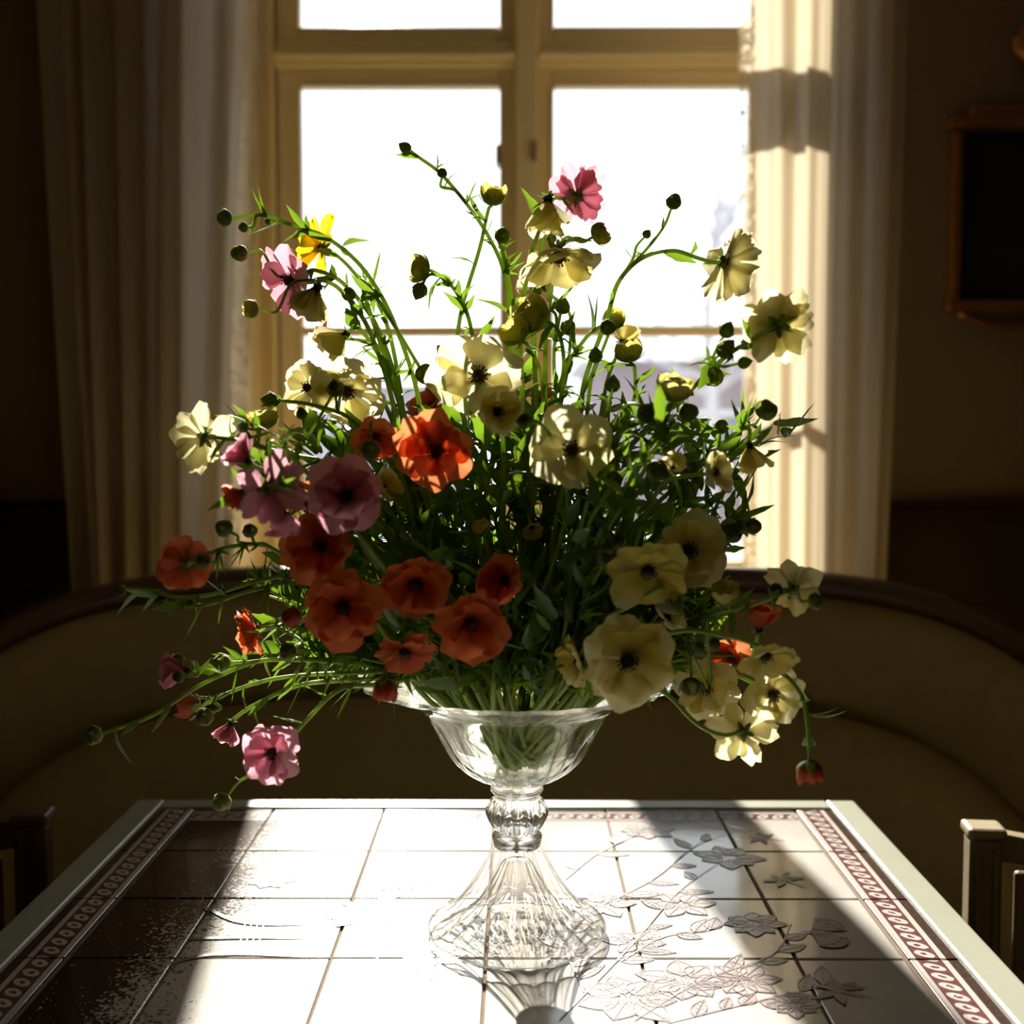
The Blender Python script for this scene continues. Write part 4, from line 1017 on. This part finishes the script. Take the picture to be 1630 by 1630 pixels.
flower('butterfly-like cream ranunculus hanging lowest at right on a bent stem', 1183, 1165, .90, 54, 'cream', (-.05, -.30, -.6), 'star', [(960, 1080, .96), (1050, 1098, .94), (1110, 1152, .91), (1150, 1170, .89)], leaves=2)
flower('cream ranunculus showing only its edge behind stems, left of the rolled petal', 930, 905, .97, 36, 'cream', (-.55, -.3, .3), 'cup', leaves=1)
flower('coral ranunculus deep among the green stems, right of the middle cream bloom', 860, 636, 1.13, 36, 'orange', (.1, .85, .1), 'flat', leaves=2)
flower('cream ranunculus peeping over the upper right edge of the biggest cream bloom', 1060, 985, .92, 36, 'cream', (.35, .4, .4), 'flat', leaves=1)
flower('tiny yellow ranunculus deep in the foliage at the centre', 846, 838, .97, 22, 'cream', (.1, -.3, .6), 'cup', leaves=1)

# --- stems that end in buds
budstem('long bud stem reaching up to the topmost bud before the left casement', 645, 235, 1.05, 9, 'c', (-.8, .5, 0), [(800, 620, 1.04), (808, 460, 1.04), (775, 372, 1.05), (705, 280, 1.05), (662, 247, 1.05)], [(704, 274, 1.05, 8, 'f', (.1, .9, .2))], 5)
budstem('opening pale green bud held upright left of the window post', 785, 308, 1.03, 18, 'o', (.12, .95, .1), [(735, 640, 1.01), (730, 520, 1.02), (765, 390, 1.03), (778, 332, 1.03)], leaves=4)
budstem('opening yellow-green bud pointing left in the middle of the left casement', 664, 427, 1.02, 19, 'o', (-.92, .12, .25), [(770, 650, 1.0), (757, 560, 1.0), (740, 490, 1.01), (710, 445, 1.02), (686, 431, 1.02)], [(668, 463, 1.01, 12, 'c', (-.4, -.85, .1))], 6)
budstem('dark bud against the window post under the topmost cream bloom', 800, 374, 1.04, 12, 'f', (.4, .8, .1), [(815, 600, 1.04), (815, 480, 1.05), (800, 400, 1.05)], leaves=4)
budstem('fat yellow globe bud in the upper middle, right of its twin', 840, 497, .99, 29, 'g', (-.6, .5, .3), [(850, 700, .99), (895, 600, 1.0), (890, 530, 1.01), (868, 510, 1.0)], leaves=3)
budstem('lower left twin of the fat yellow globe buds', 816, 523, .98, 24, 'g', (-.55, .7, .2), [(860, 720, .98), (862, 600, .99), (840, 550, .985)], leaves=3)
budstem('round dark bud at far upper left on an arching stem with a smaller bud', 355, 347, 1.02, 13, 'f', (-.98, 0, .1), [(670, 660, 1.0), (630, 520, 1.0), (580, 430, 1.01), (520, 378, 1.02), (465, 358, 1.02), (420, 342, 1.02), (374, 347, 1.02)], [(386, 362, 1.02, 8, 'f', (-.95, -.1, 0)), (426, 352, 1.03, 5, 'f')], 7)
budstem('dark bud pointing left beside the sunlit white-cream bloom', 430, 637, .96, 12, 'c', (-.95, .1, .2), [(640, 760, .97), (560, 668, .95), (500, 645, .96), (448, 638, .96)], leaves=4)
budstem('closed bud drooping from a long arched stem, left of the big middle bloom', 679, 597, .98, 17, 'f', (.5, -.75, .15), [(650, 680, 1.03), (575, 450, 1.03), (600, 475, 1.0), (635, 530, .99), (668, 584, .98)], leaves=2)
budstem('round dark bud in the upper right foliage, left of the opening green bud', 968, 521, 1.0, 12, 'c', (.9, -.1, .2), [(890, 700, .99), (900, 590, 1.0), (935, 535, 1.0), (953, 521, 1.0)], leaves=4)
budstem('plump opening green bud beside the half-hidden cream bloom right of the post', 1000, 556, .99, 20, 'g', (-.15, .9, .2), [(970, 720, .99), (1008, 640, .99), (1010, 585, .99)], leaves=5)
budstem('pale green bud on the thick branching stem right of the window post', 978, 506, 1.06, 16, 'g', (.3, .9, 0), [(900, 700, 1.03), (950, 580, 1.05)], leaves=3)
budstem('small pointed bud above the foliage at centre right', 948, 566, 1.0, 11, 'c', (0, .95, .1), [(930, 700, .99), (940, 610, 1.0)], leaves=4)
budstem('small dark bud topping the middle stems below the large drooping cream bloom', 896, 487, 1.03, 12, 'c', (.3, .9, 0), [(885, 680, 1.0), (882, 560, 1.02)], [(855, 462, 1.04, 8, 'f', (0, .95, 0)), (905, 520, 1.02, 12, 'f', (.5, .6, .2))], 5)
budstem('fuzzy opening cream bud standing out of focus at right', 1075, 613, .88, 25, 'o', (.05, .9, .3), [(960, 860, .93), (1030, 740, .89), (1066, 650, .88)], leaves=4)
budstem('pair of blurred dark buds crossing the right-hand stems', 1030, 658, .87, 17, 'f', (-.7, .3, .4), [(950, 860, .92), (1020, 740, .88), (1060, 690, .87), (1052, 668, .87)], [(1098, 656, .88, 16, 'f', (.8, .2, .3)), (975, 612, .92, 12, 'c', (.1, .9, 0))], 6)
budstem('large blurred brown-green bud right of the folded cream bloom', 1047, 750, .86, 18, 'c', (.7, -.4, .4), [(930, 860, .91), (985, 760, .86), (1015, 738, .85)], leaves=4)
budstem('blurred green bud touching the folded cream bloom on its right', 977, 765, .86, 15, 'c', (.1, -.85, .3), [(920, 860, .90), (950, 760, .86), (972, 742, .85)], leaves=3)
budstem('round fuzzy bud above two smaller ones at right, before the pale cream bloom', 1101, 742, .95, 13, 'f', (.1, .95, .1), [(970, 900, .96), (1065, 800, .95), (1094, 762, .95)], [(1113, 763, .95, 9, 'f', (.6, .5, 0))], 5)
budstem('lobed green bud far right before the lower edge of the curtain', 1168, 846, .95, 23, 'k', (.6, -.2, .3), [(960, 920, .97), (1080, 800, .96), (1150, 800, .95), (1175, 828, .95)], [(1187, 820, .96, 12, 'k', (.5, .7, 0)), (1201, 838, .96, 13, 'f', (.8, 0, 0))], 6)
budstem('pink-tipped bud hanging straight down lowest at far right', 1290, 1229, .87, 19, 'q', (0, -.98, .1), [(960, 1060, 1.0), (1120, 1060, .95), (1240, 1070, .89), (1275, 1105, .875), (1285, 1150, .87), (1289, 1205, .87)], leaves=6)
budstem('thin bud stem stretching farthest left at settee height', 190, 940, .98, 10, 'c', (-.98, -.1, 0), [(620, 1000, .99), (500, 918, .98), (420, 922, .98), (340, 945, .98), (280, 950, .98), (240, 940, .98), (205, 937, .98)], leaves=6)
budstem('second thin bud stem under the one stretching farthest left', 259, 964, .97, 9, 'f', (-.98, 0, 0), [(620, 1010, .98), (480, 930, .97), (400, 940, .97), (330, 962, .97), (275, 966, .97)], [(302, 961, .98, 8, 'f', (-.9, .1, 0))], 6)
budstem('long bud stem reaching lowest left above the table corner', 147, 1171, .95, 15, 'f', (-.98, -.15, .1), [(600, 1060, .98), (430, 1050, .97), (330, 1085, .96), (240, 1140, .95), (168, 1166, .95)], leaves=5)
budstem('opening orange bud among the low left bud cluster', 300, 1124, .97, 18, 'q', (-.8, .2, .2), [(600, 1070, .98), (440, 1080, .98), (340, 1112, .97)], [(325, 1142, .94, 14, 'f', (-.6, -.3, .5))], 6)
budstem('blurred dark bud hanging in front of the middle stems', 834, 670, .86, 12, 'c', (-.9, -.1, .3), [(900, 830, .92), (890, 720, .88), (862, 676, .86)], leaves=2)
budstem('small white-tipped bud deep in the foliage above the vase', 766, 838, .93, 13, 'g', (-.2, .8, .4), [(790, 930, .96)], leaves=4)
budstem('dark bud beside the edge-on cream bloom, left of the rolled petal', 985, 860, .88, 11, 'f', (.3, .8, .3), [(930, 960, .93), (965, 890, .89)], [(965, 892, .87, 12, 'f', (.2, -.5, .5))], 5)
budstem('fat striped bud below the rolled-petal cream bloom', 1070, 960, .87, 20, 'c', (.5, -.7, .3), [(930, 1010, .93), (1020, 955, .87), (1052, 935, .86)], leaves=3)
budstem('small bud at the tip of the right-hand foliage under the lit curtain', 1100, 655, 1.03, 10, 'c', (.5, .8, 0), [(960, 800, 1.0), (1050, 700, 1.02)], [(1070, 690, 1.0, 9, 'c', (.2, .9, 0))], 6)

# --- plain leafy stems filling the middle, told apart by nothing
fr_ = random.Random(33)
spots = []
while len(spots) < 62:
    px = fr_.uniform(560, 1110); py = fr_.uniform(560, 1040); d = fr_.uniform(.985, 1.15)
    lo = 540 + abs(px - 850) * 0.55
    if py < lo or (px < 640 and py < 640): continue
    spots.append((px, py, d))
for k in range(20): spots.append((fr_.uniform(370, 600), fr_.uniform(900, 1060), fr_.uniform(.95, 1.06)))
for k in range(12): spots.append((fr_.uniform(1060, 1180), fr_.uniform(920, 1050), fr_.uniform(.90, 1.0)))
for px, py, d in spots:
    r = random.Random(int(px * 31 + py)); pos = P(px, py, d); foot, th = throat(pos, r)
    root = thing('leafy_stem', 'leafy green stem without a bloom in the middle of the bouquet', 'stem', foot, 'leafy stems in the bouquet')
    k = pos - th
    path = smoothpath([foot, th, th.lerp(pos, .55) + Vector((r.gauss(0, .006), r.gauss(0, .006), 0.03 * math.hypot(k.x, k.y))), pos], 8)
    stem_parts(root, path, 0.00135, r, r.randint(8, 11), 0.36, 1.0, 0.031)
# dense small leaves nobody could count, round the foot of the stems above the rim
mb = MB(); r = random.Random(77)
for k in range(2300):
    a = r.uniform(0, 2 * pi); q = r.random() ** 0.6; zz = 0.232 + 0.22 * r.random() ** 1.45
    R1 = (0.102 + (zz - 0.24) * 0.55) * q
    c = VC + Vector((R1 * cos(a) * 1.15, R1 * sin(a), zz))
    if any((c - CAM).length < (q_[0] - CAM).length + 0.02 and ((c - CAM) - (q_[0] - CAM).normalized() * (c - CAM).dot((q_[0] - CAM).normalized())).length < q_[1] + 0.012 for q_ in FRONT): continue
    d_ = Vector((cos(a) * 0.6 + r.gauss(0, .5), sin(a) * 0.6 + r.gauss(0, .5), 0.7 + r.gauss(0, .5))).normalized()
    m_ = frame(d_, (r.gauss(0, 1), r.gauss(0, 1), r.gauss(0, 1)), r.uniform(.018, .040), c)
    me = LEAF[r.choice((0, 2, 3, 5))]; k0 = len(mb.v)
    mb.v += [tuple(m_ @ v.co) for v in me.vertices]; mb.f += [tuple(k0 + i for i in p.vertices) for p in me.polygons]
fo = mb.build('foliage', M['leaf'], None, True)
tag(fo, 'dense dark green leaves at the heart of the bouquet above the vase rim', 'foliage', None, 'stuff')

# trim the leaves that hang right in front of an open bloom, as a florist would
for o in [o for o in COL.objects if o.name.startswith('leaf') and o.parent and o.parent.type == 'EMPTY']:
    m_ = o.matrix_basis; c = o.parent.location + m_.translation + m_.to_3x3() @ Vector((0, 0.55, 0))
    for pos, R_, root in FRONT:
        ax = (pos - CAM); k = ax.length; ax.normalize(); v = c - CAM; t = v.dot(ax)
        if t < k + 0.012 and (v - ax * t).length < R_ * 1.05:
            bpy.data.objects.remove(o); break
